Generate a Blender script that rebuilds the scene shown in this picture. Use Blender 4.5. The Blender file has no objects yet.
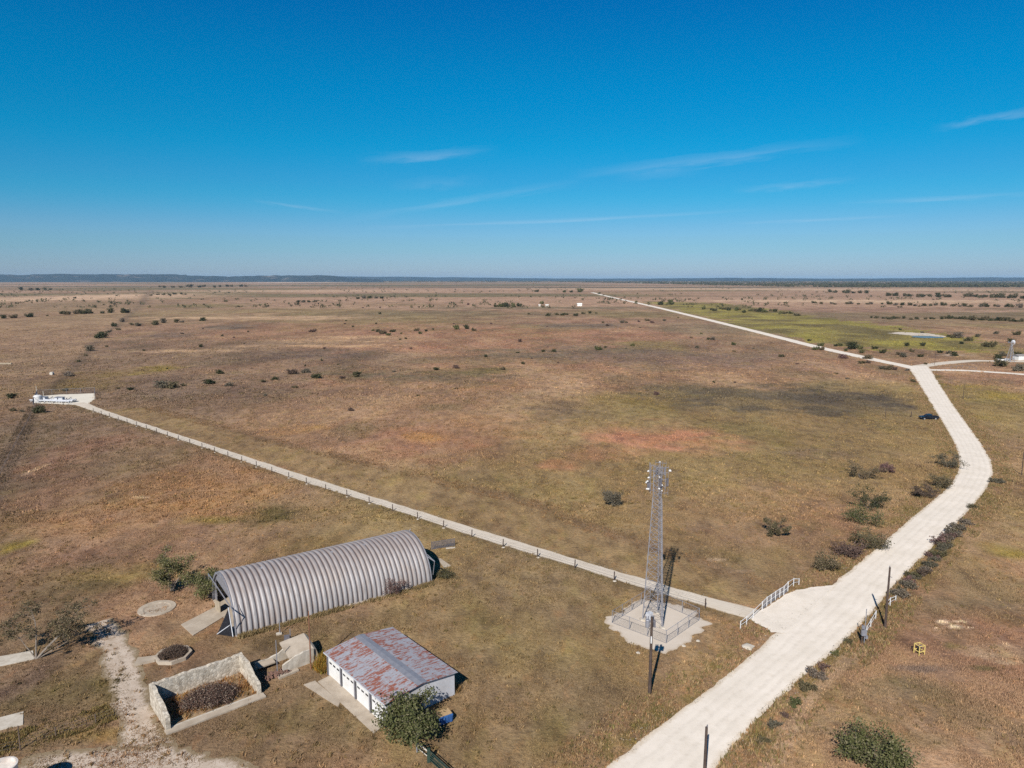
import bpy, math, random
import numpy as np

# ------------------------------------------------------------------ basics
scene = bpy.context.scene
col = scene.collection
H, F = 46.0, 710.0                       # drone height (m), focal length in pixels of the photo
PITCH = math.atan(105 / 710.)
CP, SP = math.cos(PITCH), math.sin(PITCH)

def G(px, py, h=0.0):                    # picture position -> real ground position (metres)
    a = (px - 512) / F; b = -(py - 384) / F
    t = (h - H) / (b * CP - SP)
    return (a * t, (CP + b * SP) * t)

def HT(px, py, tpy):                     # height of a thing standing at px,py whose top is at tpy
    y = G(px, py)[1]; b = -(tpy - 384) / F
    return H + y * (b * CP - SP) / (CP + b * SP)

def MPP(py):                             # metres per pixel at ground row py
    return (H / (SP + (py - 384) / F * CP)) / F

def PXY(x, y):                           # numpy: ground -> picture position
    zc = y * CP + H * SP
    zc = np.maximum(zc, 1e-3)
    return 512 + F * x / zc, 384 - F * (-H * CP + y * SP) / zc

def lin(c):
    c = c / 255.0
    return c / 12.92 if c <= .04045 else ((c + .055) / 1.055) ** 2.4

GAIN = (.96, .95, .94)                # how bright the daylight shows a white surface
def C(r, g, b, k=1.0):                   # apparent colour under that light -> base colour
    return tuple(min(.9, lin(v) / q * k) for v, q in zip((r, g, b), GAIN))

# ------------------------------------------------------------------ noise (numpy)
def _h(ix, iy, s):
    n = (ix * 374761393 + iy * 668265263 + s * 1274126177) & 0x7fffffff
    n = ((n ^ (n >> 13)) * 1103515245 + 12345) & 0x7fffffff
    n = ((n ^ (n >> 15)) * 1274126177) & 0x7fffffff
    return ((n ^ (n >> 16)) & 0xffff) / 65535.0

def vnoise(x, y, s=0):
    x = np.asarray(x, float); y = np.asarray(y, float)
    ix = np.floor(x).astype(np.int64); iy = np.floor(y).astype(np.int64)
    fx = x - ix; fy = y - iy
    fx = fx * fx * (3 - 2 * fx); fy = fy * fy * (3 - 2 * fy)
    a = _h(ix, iy, s); b = _h(ix + 1, iy, s); c = _h(ix, iy + 1, s); d = _h(ix + 1, iy + 1, s)
    return (a * (1 - fx) + b * fx) * (1 - fy) + (c * (1 - fx) + d * fx) * fy

def fbm(x, y, s=0, o=4):
    t = 0; a = .5; n = 0
    for i in range(o):
        t = t + a * vnoise(x * 2 ** i + 17.3 * i, y * 2 ** i - 9.1 * i, s + i); n += a; a *= .5
    return t / n

def sst(a, b, x):
    t = np.clip((x - a) / (b - a), 0, 1)
    return t * t * (3 - 2 * t)

def inpoly(x, y, poly):
    r = np.zeros(x.shape, bool); n = len(poly)
    for i in range(n):
        x0, y0 = poly[i]; x1, y1 = poly[(i + 1) % n]
        if y0 == y1: continue
        c = ((y0 > y) != (y1 > y)) & (x < (x1 - x0) * (y - y0) / (y1 - y0) + x0)
        r ^= c
    return r

def dpoly(x, y, pts):                    # distance to a polyline
    d = np.full(x.shape, 1e9)
    for (x0, y0), (x1, y1) in zip(pts[:-1], pts[1:]):
        dx, dy = x1 - x0, y1 - y0
        t = np.clip(((x - x0) * dx + (y - y0) * dy) / (dx * dx + dy * dy + 1e-9), 0, 1)
        d = np.minimum(d, np.hypot(x - x0 - t * dx, y - y0 - t * dy))
    return d

# ------------------------------------------------------------------ object helpers
def tag(o, label=None, cat=None, group=None, kind=None):
    if label: o['label'] = label
    if cat: o['category'] = cat
    if group: o['group'] = group
    if kind: o['kind'] = kind
    return o

def thing(name, label, cat, loc, rz=0, group=None):
    o = bpy.data.objects.new(name, None); o.empty_display_size = .3
    col.objects.link(o)
    o.location = (loc[0], loc[1], loc[2] if len(loc) > 2 else 0)
    o.rotation_euler = (0, 0, rz)
    return tag(o, label, cat, group)

def copy_tree(o, parent=None):
    c = o.copy(); col.objects.link(c); c.parent = parent
    for ch in o.children: copy_tree(ch, c)
    return c

class MB:
    def __init__(s): s.v = []; s.f = []
    def add(s, vs, fs):
        k = len(s.v); s.v += [tuple(p) for p in vs]; s.f += [tuple(i + k for i in f) for f in fs]
        return s
    def box(s, c, d, rz=0, taper=1.0):
        x, y, z = d[0] / 2, d[1] / 2, d[2] / 2; cr, sr = math.cos(rz), math.sin(rz); vs = []
        for kz in (-1, 1):
            t = taper if kz > 0 else 1
            for a, b in ((-1, -1), (1, -1), (1, 1), (-1, 1)):
                px, py = a * x * t, b * y * t
                vs.append((c[0] + px * cr - py * sr, c[1] + px * sr + py * cr, c[2] + kz * z))
        return s.add(vs, [(0, 3, 2, 1), (4, 5, 6, 7), (0, 1, 5, 4), (1, 2, 6, 5), (2, 3, 7, 6), (3, 0, 4, 7)])
    def bar(s, p, q, w, h):              # rectangular bar from p to q
        p = np.array(p, float); q = np.array(q, float); d = q - p; L = np.linalg.norm(d); d /= L
        u = np.cross(d, (0, 0, 1)); 
        if np.linalg.norm(u) < 1e-3: u = np.array((1., 0, 0))
        u /= np.linalg.norm(u); w2 = np.cross(u, d)
        vs = [p + u * a * w / 2 + w2 * b * h / 2 for a, b in ((-1, -1), (1, -1), (1, 1), (-1, 1))]
        vs += [q + u * a * w / 2 + w2 * b * h / 2 for a, b in ((-1, -1), (1, -1), (1, 1), (-1, 1))]
        return s.add(vs, [(0, 3, 2, 1), (4, 5, 6, 7), (0, 1, 5, 4), (1, 2, 6, 5), (2, 3, 7, 6), (3, 0, 4, 7)])
    def tube(s, p, q, r0, r1=None, n=6, cap=True):
        r1 = r0 if r1 is None else r1
        p = np.array(p, float); q = np.array(q, float); d = q - p; L = np.linalg.norm(d)
        if L < 1e-6: return s
        d /= L
        u = np.cross(d, (0.3, 0.2, 1) if abs(d[2]) < .9 else (1, .1, 0)); u /= np.linalg.norm(u); w = np.cross(d, u)
        vs = []
        for c, r in ((p, r0), (q, r1)):
            for i in range(n):
                a = 2 * math.pi * i / n
                vs.append(c + (u * math.cos(a) + w * math.sin(a)) * r)
        fs = [(i, (i + 1) % n, n + (i + 1) % n, n + i) for i in range(n)]
        if cap: fs += [tuple(range(n))[::-1], tuple(range(n, 2 * n))]
        return s.add(vs, fs)
    def lathe(s, prof, n=24, c=(0, 0, 0)):
        vs = []
        for r, z in prof:
            for i in range(n):
                a = 2 * math.pi * i / n; vs.append((c[0] + r * math.cos(a), c[1] + r * math.sin(a), c[2] + z))
        m = len(prof)
        fs = [(j * n + i, j * n + (i + 1) % n, (j + 1) * n + (i + 1) % n, (j + 1) * n + i) for j in range(m - 1) for i in range(n)]
        if prof[0][0] > 1e-4: fs.append(tuple(range(n))[::-1])
        if prof[-1][0] > 1e-4: fs.append(tuple(range((m - 1) * n, m * n)))
        return s.add(vs, fs)
    def prism(s, poly, z0, z1):          # poly CCW
        n = len(poly); vs = [(x, y, z0) for x, y in poly] + [(x, y, z1) for x, y in poly]
        return s.add(vs, [tuple(range(n))[::-1], tuple(range(n, 2 * n))] + [(i, (i + 1) % n, n + (i + 1) % n, n + i) for i in range(n)])
    def build(s, name, mat, parent=None, smooth=False):
        me = bpy.data.meshes.new(name)
        me.from_pydata([tuple(float(a) for a in p) for p in s.v], [], s.f)
        me.validate(); me.update()
        o = bpy.data.objects.new(name, me); col.objects.link(o)
        if mat: me.materials.append(mat)
        if smooth: me.polygons.foreach_set('use_smooth', [True] * len(me.polygons))
        if parent: o.parent = parent
        return o

def npmesh(name, verts, faces, mat, colors=None, parent=None, attr='Col'):
    """verts (n,3), faces (m,k) numpy arrays"""
    me = bpy.data.meshes.new(name); n = len(verts); m, k = faces.shape
    me.vertices.add(n); me.vertices.foreach_set('co', np.ascontiguousarray(verts, dtype=np.float32).ravel())
    me.loops.add(m * k); me.loops.foreach_set('vertex_index', np.ascontiguousarray(faces, dtype=np.int32).ravel())
    me.polygons.add(m); me.polygons.foreach_set('loop_start', np.arange(0, m * k, k, dtype=np.int32))
    me.update(calc_edges=True)
    if colors is not None:
        ca = me.color_attributes.new(attr, 'FLOAT_COLOR', 'POINT')
        c4 = np.ones((n, 4), np.float32); c4[:, :3] = colors
        ca.data.foreach_set('color', c4.ravel())
    o = bpy.data.objects.new(name, me); col.objects.link(o)
    if mat: me.materials.append(mat)
    if parent: o.parent = parent
    return o

# ------------------------------------------------------------------ materials
class NT:
    def __init__(s, mat):
        s.t = mat.node_tree; s.t.nodes.clear()
    def n(s, typ, **k):
        o = s.t.nodes.new(typ)
        for a, v in k.items():
            if a.startswith('i_'):
                o.inputs[a[2:].replace('__', ' ')].default_value = v
            else: setattr(o, a, v)
        return o
    def l(s, a, b): s.t.links.new(a, b)
    def math(s, op, a, b=None, c=None, clamp=False):
        o = s.n('ShaderNodeMath', operation=op); o.use_clamp = clamp
        for i, v in enumerate((a, b, c)):
            if v is None: continue
            if isinstance(v, (int, float)): o.inputs[i].default_value = v
            else: s.l(v, o.inputs[i])
        return o.outputs[0]
    def noise(s, vec, scale, detail=4, rough=.55):
        o = s.n('ShaderNodeTexNoise'); o.inputs['Scale'].default_value = scale
        o.inputs['Detail'].default_value = detail; o.inputs['Roughness'].default_value = rough
        if vec is not None: s.l(vec, o.inputs['Vector'])
        return o.outputs['Fac']
    def ramp(s, fac, a, b, lo=0.0, hi=1.0):
        o = s.n('ShaderNodeMapRange'); o.inputs[1].default_value = a; o.inputs[2].default_value = b
        o.inputs[3].default_value = lo; o.inputs[4].default_value = hi
        s.l(fac, o.inputs[0]); return o.outputs[0]
    def mix(s, fac, a, b, mode='MIX'):
        o = s.n('ShaderNodeMix', data_type='RGBA', blend_type=mode)
        for i, v in ((0, fac), (6, a), (7, b)):
            if isinstance(v, (int, float)): o.inputs[i].default_value = v
            elif isinstance(v, tuple): o.inputs[i].default_value = (*v[:3], 1)
            else: s.l(v, o.inputs[i])
        return o.outputs[2]

def newmat(name):
    m = bpy.data.materials.new(name); m.use_nodes = True
    return m, NT(m)

def finish(t, color, rough=.9, metal=0.0, bump=None, bstr=.3, bdist=.05):
    b = t.n('ShaderNodeBsdfPrincipled'); o = t.n('ShaderNodeOutputMaterial')
    if isinstance(color, tuple): b.inputs['Base Color'].default_value = (*color, 1)
    else: t.l(color, b.inputs['Base Color'])
    if isinstance(rough, (int, float)): b.inputs['Roughness'].default_value = rough
    else: t.l(rough, b.inputs['Roughness'])
    b.inputs['Metallic'].default_value = metal
    if rough == .9 or not isinstance(rough, float) or rough > .75: b.inputs['Specular IOR Level'].default_value = .15
    if bump is not None:
        n = t.n('ShaderNodeBump'); n.inputs['Strength'].default_value = bstr; n.inputs['Distance'].default_value = bdist
        t.l(bump, n.inputs['Height']); t.l(n.outputs[0], b.inputs['Normal'])
    t.l(b.outputs[0], o.inputs['Surface'])
    return b

def simple(name, c, c2=None, scale=1.5, rough=.85, metal=0.0, fine=6.0, lo=.4, hi=.65, bstr=.25):
    m, t = newmat(name)
    tc = t.n('ShaderNodeTexCoord').outputs['Object']
    c2 = c2 or tuple(v * .7 for v in c)
    f = t.ramp(t.noise(tc, scale, 6, .65), lo, hi)
    base = t.mix(f, c, c2)
    g = t.noise(tc, fine, 4)
    base = t.mix(t.ramp(g, .3, .7, 0, .35), base, tuple(v * .72 for v in c))
    finish(t, base, rough, metal, g, bstr, .03)
    return m

def leafmat(name, c, c2, c3=None):
    m, t = newmat(name)
    geo = t.n('ShaderNodeNewGeometry'); oi = t.n('ShaderNodeObjectInfo')
    base = t.mix(geo.outputs['Random Per Island'], c, c2)
    if c3: base = t.mix(t.ramp(geo.outputs['Random Per Island'], .78, .8), base, c3)
    hsv = t.n('ShaderNodeHueSaturation')
    t.l(t.ramp(oi.outputs['Random'], 0, 1, .47, .515), hsv.inputs['Hue'])
    t.l(t.ramp(oi.outputs['Random'], 0, 1, 1.2, .75), hsv.inputs['Value'])
    t.l(base, hsv.inputs['Color'])
    b = finish(t, hsv.outputs[0], .8)
    tr = t.n('ShaderNodeBsdfTranslucent'); t.l(hsv.outputs[0], tr.inputs[0])
    mx = t.n('ShaderNodeMixShader'); mx.inputs[0].default_value = .36
    t.l(b.outputs[0], mx.inputs[1]); t.l(tr.outputs[0], mx.inputs[2])
    out = [n for n in t.t.nodes if n.type == 'OUTPUT_MATERIAL'][0]; t.l(mx.outputs[0], out.inputs['Surface'])
    return m

M = {}
M['green_leaf'] = leafmat('green_leaf', (.095, .105, .038), (.175, .175, .075), (.22, .20, .11))
M['dark_leaf'] = leafmat('dark_leaf', (.052, .058, .028), (.10, .10, .05))
M['olive_leaf'] = leafmat('olive_leaf', (.105, .095, .048), (.17, .145, .08), (.22, .175, .105))
M['grey_leaf'] = leafmat('grey_leaf', (.13, .112, .08), (.21, .18, .13))
M['brown_twig'] = leafmat('brown_twig', (.115, .075, .06), (.21, .145, .115))
M['red_twig'] = leafmat('red_twig', (.13, .075, .06), (.24, .16, .13), (.36, .28, .22))
M['dry_weed'] = leafmat('dry_weed', (.19, .125, .055), (.27, .185, .09), (.10, .10, .035))
M['bark'] = simple('bark', (.22, .185, .155), (.11, .09, .075), 3)
M['white_metal'] = simple('white_metal', (.48, .49, .52), (.40, .41, .45), .8, .5)
M['white_paint'] = simple('white_paint', (.62, .61, .61), (.52, .5, .48), 2, .5)
M['door_paint'] = simple('door_paint', (.68, .67, .66), (.6, .58, .55), .7, .5)
M['dark_jamb'] = simple('dark_jamb', (.12, .115, .13), (.08, .075, .08), 2, .7)
M['glass_dark'] = simple('glass_dark', (.02, .022, .028), (.03, .03, .035), 2, .2)
M['galv'] = simple('galv', (.30, .30, .33), (.22, .22, .25), 2, .5, .35)
M['galv_dark'] = simple('galv_dark', (.16, .15, .17), (.10, .10, .12), 3, .6, .2)
M['tower_steel'] = simple('tower_steel', (.27, .265, .29), (.19, .185, .205), 2, .55, .2)
M['pole_wood'] = simple('pole_wood', (.085, .06, .05), (.045, .033, .03), 1.5, .9)
M['post_wood'] = simple('post_wood', (.15, .11, .085), (.08, .06, .05), 2, .9)
M['old_wood'] = simple('old_wood', (.36, .30, .22), (.25, .2, .15), 2, .9)
M['concrete'] = simple('concrete', (.42, .355, .285), (.29, .235, .18), .7, .95, fine=5, lo=.35, hi=.68)
M['concrete_white'] = simple('concrete_white', (.50, .45, .385), (.35, .30, .24), .9, .95, fine=5)
M['black'] = simple('black', (.012, .012, .016), (.02, .02, .024), 2, .9)
M['navy_paint'] = simple('navy_paint', (.006, .009, .017), (.005, .007, .012), 1, .3, bstr=.02)
M['rubber'] = simple('rubber', (.02, .02, .02), (.03, .03, .03), 3, .85)
M['rim'] = simple('rim', (.55, .55, .57), (.45, .45, .48), 3, .35, .6)
M['yellow_paint'] = simple('yellow_paint', (.62, .46, .15), (.5, .36, .12), 2, .5)
M['blue_plastic'] = simple('blue_plastic', (.035, .12, .33), (.03, .08, .22), 1.5, .5)
M['plywood'] = simple('plywood', (.42, .29, .16), (.3, .2, .11), 2, .85)
M['green_paint'] = simple('green_paint', (.022, .045, .032), (.02, .035, .028), 2, .6)
M['rust'] = simple('rust', (.22, .10, .06), (.13, .07, .05), 2, .9)
M['red_brown'] = simple('red_brown', (.21, .12, .09), (.12, .08, .065), 2, .9)
M['tan_wall'] = simple('tan_wall', (.5, .46, .4), (.42, .38, .33), 1, .9)
M['house_white'] = simple('house_white', (.7, .69, .66), (.6, .58, .55), .3, .8)
M['grey_roof'] = simple('grey_roof', (.24, .22, .21), (.18, .17, .16), .3, .8)
M['tank_white'] = simple('tank_white', (.62, .58, .54), (.42, .36, .32), .9, .6)

# coloured by vertex: ground and grass
def ground_mat():
    m, t = newmat('prairie_ground')
    a = t.n('ShaderNodeVertexColor', layer_name='Col').outputs['Color']
    geo = t.n('ShaderNodeNewGeometry'); P = geo.outputs['Position']
    mp = t.n('ShaderNodeMapping'); mp.inputs['Rotation'].default_value = (0, 0, .35); mp.inputs['Scale'].default_value = (1.15, .62, 1)
    t.l(P, mp.inputs[0]); Q = mp.outputs[0]
    n1 = t.noise(Q, .035, 8, .62)          # ~30 m
    n2 = t.noise(Q, .28, 7, .66)           # ~4 m
    n3 = t.noise(P, 1.7, 6, .7)            # ~0.6 m
    nf = t.noise(Q, .006, 6, .62)          # ~160 m
    c = t.mix(t.ramp(n1, .42, .66, 0, .75), a, (.55, .50, .50), 'MULTIPLY')
    c = t.mix(t.ramp(n1, .5, .28, 0, .5), c, (1.2, 1.19, 1.17), 'MULTIPLY')
    c = t.mix(t.ramp(nf, .40, .65, 0, .45), c, (.78, .75, .74), 'MULTIPLY')
    hq = t.n('ShaderNodeMapping'); hq.inputs['Location'].default_value = (41, 17, 5); t.l(Q, hq.inputs[0])
    h1 = t.noise(hq.outputs[0], .16, 7, .66); h2 = t.noise(hq.outputs[0], .55, 6, .66)
    c = t.mix(t.ramp(h1, .50, .64, 0, .7), c, (.86, .86, .96), 'MULTIPLY')
    c = t.mix(t.ramp(h1, .47, .36, 0, .7), c, (.92, .97, .76), 'MULTIPLY')
    c = t.mix(t.ramp(h2, .54, .68, 0, .7), c, (1.16, .98, .88), 'MULTIPLY')
    c = t.mix(t.ramp(h2, .42, .30, 0, .6), c, (1.45, 1.42, 1.36), 'MULTIPLY')
    c = t.mix(t.ramp(n2, .48, .70, 0, .85), c, (.48, .45, .45), 'MULTIPLY')
    c = t.mix(t.ramp(n2, .48, .28, 0, .6), c, (1.38, 1.36, 1.34), 'MULTIPLY')
    c = t.mix(t.ramp(n3, .50, .72, 0, .8), c, (.42, .40, .40), 'MULTIPLY')
    c = t.mix(t.ramp(n3, .45, .28, 0, .6), c, (1.45, 1.43, 1.40), 'MULTIPLY')
    h = t.math('ADD', n3, t.math('MULTIPLY', n2, 1.6))
    finish(t, c, .95, 0, h, .7, .35)
    return m
def grass_mat():
    m, t = newmat('dry_grass')
    a = t.n('ShaderNodeVertexColor', layer_name='Col').outputs['Color']
    b = finish(t, a, .85)
    tr = t.n('ShaderNodeBsdfTranslucent'); t.l(a, tr.inputs[0])
    mx = t.n('ShaderNodeMixShader'); mx.inputs[0].default_value = .25
    t.l(b.outputs[0], mx.inputs[1]); t.l(tr.outputs[0], mx.inputs[2])
    out = [n for n in t.t.nodes if n.type == 'OUTPUT_MATERIAL'][0]; t.l(mx.outputs[0], out.inputs['Surface'])
    return m
def caliche_mat(name, c, c2, dirt, tracks=True):
    m, t = newmat(name)
    ac = t.n('ShaderNodeVertexColor', layer_name='Col').outputs['Color']
    sep = t.n('ShaderNodeSeparateColor'); t.l(ac, sep.inputs[0]); ax = sep.outputs[0]      # 0 edge .. 1 edge across
    P = t.n('ShaderNodeNewGeometry').outputs['Position']
    n1 = t.noise(P, .25, 6, .6); n2 = t.noise(P, 1.3, 6, .7); n3 = t.noise(P, 7, 4, .6)
    base = t.mix(t.ramp(n1, .35, .68), c, c2)
    base = t.mix(t.ramp(n2, .52, .78, 0, .3), base, dirt)
    base = t.mix(t.ramp(n3, .55, .75, 0, .30), base, tuple(v * .6 for v in c))
    e = t.math('ABSOLUTE', t.math('SUBTRACT', ax, .5))                                     # .5 at edge
    edge = t.ramp(t.math('ADD', e, t.math('MULTIPLY', t.math('SUBTRACT', n2, .5), .22)), .40, .50, 0, .8)
    base = t.mix(edge, base, dirt)
    if tracks:
        w = t.math('SINE', t.math('MULTIPLY', t.math('ADD', ax, t.math('MULTIPLY', n1, .08)), 38))
        base = t.mix(t.ramp(w, .0, 1, 0, .05), base, tuple(v * .72 for v in c))
        for cx_ in (.27, .43, .62, .78):      # compacted wheel tracks
            dd = t.math('ABSOLUTE', t.math('SUBTRACT', t.math('ADD', ax, t.math('MULTIPLY', t.math('SUBTRACT', n1, .5), .10)), cx_))
            base = t.mix(t.math('MULTIPLY', t.ramp(dd, .05, .015, 0, .30), t.ramp(n2, .3, .6)), base, tuple(v * .74 for v in c2))
    finish(t, base, .95, 0, n3, .3, .03)
    return m
M['ground'] = ground_mat(); M['grass'] = grass_mat()
M['road'] = caliche_mat('limestone_road', (.69, .615, .535), (.60, .53, .45), (.46, .375, .28))
M['lane'] = caliche_mat('limestone_lane', (.56, .49, .41), (.49, .42, .34), (.36, .28, .19))
def drive_mat():
    m, t = newmat('dirt_drive')
    ac = t.n('ShaderNodeVertexColor', layer_name='Col').outputs['Color']
    sep = t.n('ShaderNodeSeparateColor'); t.l(ac, sep.inputs[0]); ax = sep.outputs[0]
    P = t.n('ShaderNodeNewGeometry').outputs['Position']
    n1 = t.noise(P, .4, 6, .62); n2 = t.noise(P, 1.6, 7, .7); n3 = t.noise(P, 8, 4, .6)
    base = t.mix(t.ramp(n1, .38, .64), (.47, .39, .32), (.38, .30, .235))
    base = t.mix(t.ramp(n3, .5, .75, 0, .4), base, (.2, .155, .115))
    e = t.math('ABSOLUTE', t.math('SUBTRACT', ax, .5))
    ed = t.ramp(t.math('ADD', e, t.math('MULTIPLY', t.math('SUBTRACT', n2, .5), .55)), .26, .44)
    ce = t.math('MULTIPLY', t.ramp(e, .13, .0), t.ramp(n2, .40, .62))
    g = t.math('MAXIMUM', t.math('MAXIMUM', ed, t.math('MULTIPLY', ce, .4)), t.ramp(n1, .60, .76, 0, .7))
    base = t.mix(g, base, t.mix(n3, (.27, .2, .125), (.15, .115, .07)))
    finish(t, base, .95, 0, n3, .4, .05); return m
M['drive'] = drive_mat()
M['pad'] = caliche_mat('gravel_pad', (.52, .45, .38), (.46, .39, .32), (.38, .30, .22), False)
M['whitepad'] = caliche_mat('white_pad', (.62, .57, .49), (.55, .50, .42), (.42, .35, .26), False)

# ------------------------------------------------------------------ layout of roads (ground metres)
def gl(pts, h=0): return [G(x, y, h) for x, y in pts]
def chaikin(p, n=2):
    for _ in range(n):
        q = [p[0]]
        for a, b in zip(p[:-1], p[1:]):
            q.append((a[0] * .75 + b[0] * .25, a[1] * .75 + b[1] * .25)); q.append((a[0] * .25 + b[0] * .75, a[1] * .25 + b[1] * .75))
        q.append(p[-1]); p = q
    return p
def resample_pair(L, R, step):
    L = chaikin(L); R = chaikin(R); oL = [L[0]]; oR = [R[0]]
    for i in range(len(L) - 1):
        d = math.hypot((L[i + 1][0] + R[i + 1][0] - L[i][0] - R[i][0]) / 2, (L[i + 1][1] + R[i + 1][1] - L[i][1] - R[i][1]) / 2)
        k = max(1, int(d / step))
        for j in range(1, k + 1):
            t = j / k
            oL.append((L[i][0] * (1 - t) + L[i + 1][0] * t, L[i][1] * (1 - t) + L[i + 1][1] * t))
            oR.append((R[i][0] * (1 - t) + R[i + 1][0] * t, R[i][1] * (1 - t) + R[i + 1][1] * t))
    return oL, oR
def ribbon(name, L, R, step, z, mat, jag=.35, crown=.0, nx=11):
    oL, oR = resample_pair(L, R, step); vs = []; cs = []; fs = []
    for i, (a, b) in enumerate(zip(oL, oR)):
        w = math.hypot(a[0] - b[0], a[1] - b[1])
        ja = (fbm(a[0] * .45, a[1] * .45, 5, 4) - .5) * 2.6 * jag / w; jb = (fbm(b[0] * .45, b[1] * .45, 9, 4) - .5) * 2.6 * jag / w
        for k in range(nx):
            t = k / (nx - 1); tt = (1 - t) * -ja + t * (1 + jb)
            vs.append((a[0] * (1 - tt) + b[0] * tt, a[1] * (1 - tt) + b[1] * tt, z + crown * (1 - (2 * t - 1) ** 2))); cs.append((t, 0, 0))
        if i:
            for k in range(nx - 1):
                q = (i - 1) * nx + k; fs.append((q, q + 1, q + nx + 1, q + nx))
    o = npmesh(name, np.array(vs, float), np.array(fs), mat, np.array(cs, float)); tag(o, kind='structure')
    return oL + oR[::-1]
def patch(name, poly, z, mat, jag=.25, step=.35, ev=1.0):      # ragged flat polygon, fan triangles
    pts = []; n = len(poly)
    for i in range(n):
        a, b = poly[i], poly[(i + 1) % n]; k = max(1, int(math.hypot(a[0] - b[0], a[1] - b[1]) / step))
        for j in range(k):
            t = j / k; pts.append((a[0] + (b[0] - a[0]) * t, a[1] + (b[1] - a[1]) * t))
    cx = sum(p[0] for p in pts) / len(pts); cy = sum(p[1] for p in pts) / len(pts); out = []
    for x, y in pts:
        d = math.hypot(x - cx, y - cy); g = 1 + (fbm(x * .8, y * .8, 3, 3) - .5) * 2.4 * jag / max(d, .3)
        out.append((cx + (x - cx) * g, cy + (y - cy) * g))
    m = len(out); vs = [(cx, cy, z)] + [(cx + (x - cx) * .8, cy + (y - cy) * .8, z) for x, y in out] + [(x, y, z) for x, y in out]
    cs = [(.5, 0, 0)] + [(.5 + (ev - .5) * .5, 0, 0)] * m + [(ev, 0, 0)] * m
    me = bpy.data.meshes.new(name)
    fs = [(0, 1 + i, 1 + (i + 1) % m) for i in range(m)] + [(1 + i, 1 + m + i, 1 + m + (i + 1) % m, 1 + (i + 1) % m) for i in range(m)]
    me.from_pydata(vs, [], fs)
    ca = me.color_attributes.new('Col', 'FLOAT_COLOR', 'POINT')
    for i, c in enumerate(cs): ca.data[i].color = (*c, 1)
    me.materials.append(mat); o = bpy.data.objects.new(name, me); col.objects.link(o); tag(o, kind='structure')
    return out

road_rows = [(900, 440, 612), (800, 565, 690), (768, 605, 715), (733, 649, 744), (682, 719, 796), (633, 776, 856), (587, 829, 893), (558.7, 864.6, 920.6),
             (540, 886, 941), (515.8, 914, 965), (486, 950, 990), (468, 960, 994.4), (449, 957.5, 985), (425, 944, 968), (402, 930, 951), (380, 917, 937), (370, 910, 931), (366, 907, 928)]
roadL = gl([(l, y) for y, l, r in road_rows]); roadR = gl([(r, y) for y, l, r in road_rows])
EXCL = []
EXCL.append(ribbon('gravel_road', roadL, roadR, .6, .012, M['road'], .42, .06))
def strip(name, cpts, w, z, mat, step=4, jag=.3):
    c = gl(cpts); L = []; R = []
    for i, (x, y) in enumerate(c):
        a = c[max(0, i - 1)]; b = c[min(len(c) - 1, i + 1)]; dx, dy = b[0] - a[0], b[1] - a[1]; d = math.hypot(dx, dy)
        ww = w[i] if isinstance(w, (list, tuple)) else w
        L.append((x - dy / d * ww / 2, y + dx / d * ww / 2)); R.append((x + dy / d * ww / 2, y - dx / d * ww / 2))
    EXCL.append(ribbon(name, L, R, step, z, mat, jag)); return c
far_road = strip('far_gravel_road', [(924, 371), (908, 366.5), (880, 361), (860, 356.5), (818, 347.5), (768, 334.5), (697, 317), (647, 305), (609.5, 296.8), (592, 292.5)],
                 [7, 7.5, 8, 8.5, 8.5, 9, 10, 11, 12, 13], .028, M['road'], 5)
branch_a = strip('branch_road', [(914, 369.5), (930, 370), (960, 370.2), (985, 371.6), (1024, 374.3), (1090, 380)], 6.5, .024, M['road'], 4)
branch_b = strip('ranch_track', [(912, 367.5), (924, 365.7), (948, 362.6), (975, 360.4), (990, 361), (1024, 361.6), (1070, 362)], 8, .020, M['lane'], 4)
laneL = gl([(70, 403.5), (93, 411), (200, 446), (300, 481), (400, 511.5), (487, 541), (560, 562), (640, 587), (700, 605), (752, 620)])
laneR = gl([(86, 402), (103, 410), (203, 442.5), (303, 475), (400, 505), (487, 532), (560, 554), (640, 578), (700, 595), (766, 611.5)])
EXCL.append(ribbon('caliche_lane', laneL, laneR, 1.0, .008, M['lane'], .3, .03))
EXCL.append(patch('lane_apron', gl([(748, 619), (760, 610), (770, 606), (784, 596), (797, 590.5), (811, 588), (836, 585), (806, 618), (786, 634), (772, 632), (768, 628)]), .055, M['road'], .4, .35, .72))
EXCL.append(patch('tower_pad', gl([(606, 620), (626, 606), (650, 598.5), (685, 607), (712, 622), (703, 631), (684, 645), (664, 656), (636, 645), (612, 631)]), .008, M['pad'], 1.0))
EXCL.append(patch('station_pad', gl([(32, 403), (37, 396.2), (60, 394.5), (95, 393.3), (95.5, 399), (88, 404), (72, 404.8)]), .02, M['whitepad'], .6, 1.2))
def drive(name, cpts, w, z, step=.5, jag=.7):
    r = strip(name, cpts, w, z, M['drive'], step, jag); EXCL.pop(); return r
drive('driveway', [(98, 622), (108, 632), (118, 652), (124, 675), (130, 700), (138, 725), (150, 760)], [3.6, 4.0, 3.8, 3.7, 3.8, 4.2, 5.5], .008)
EXCL.append(patch('dirt_yard', gl([(15, 775), (30, 757), (75, 750), (120, 745), (165, 741), (200, 752), (250, 765), (300, 790), (150, 830), (0, 830)]), .013, M['drive'], 1.2)); EXCL.pop()
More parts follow.
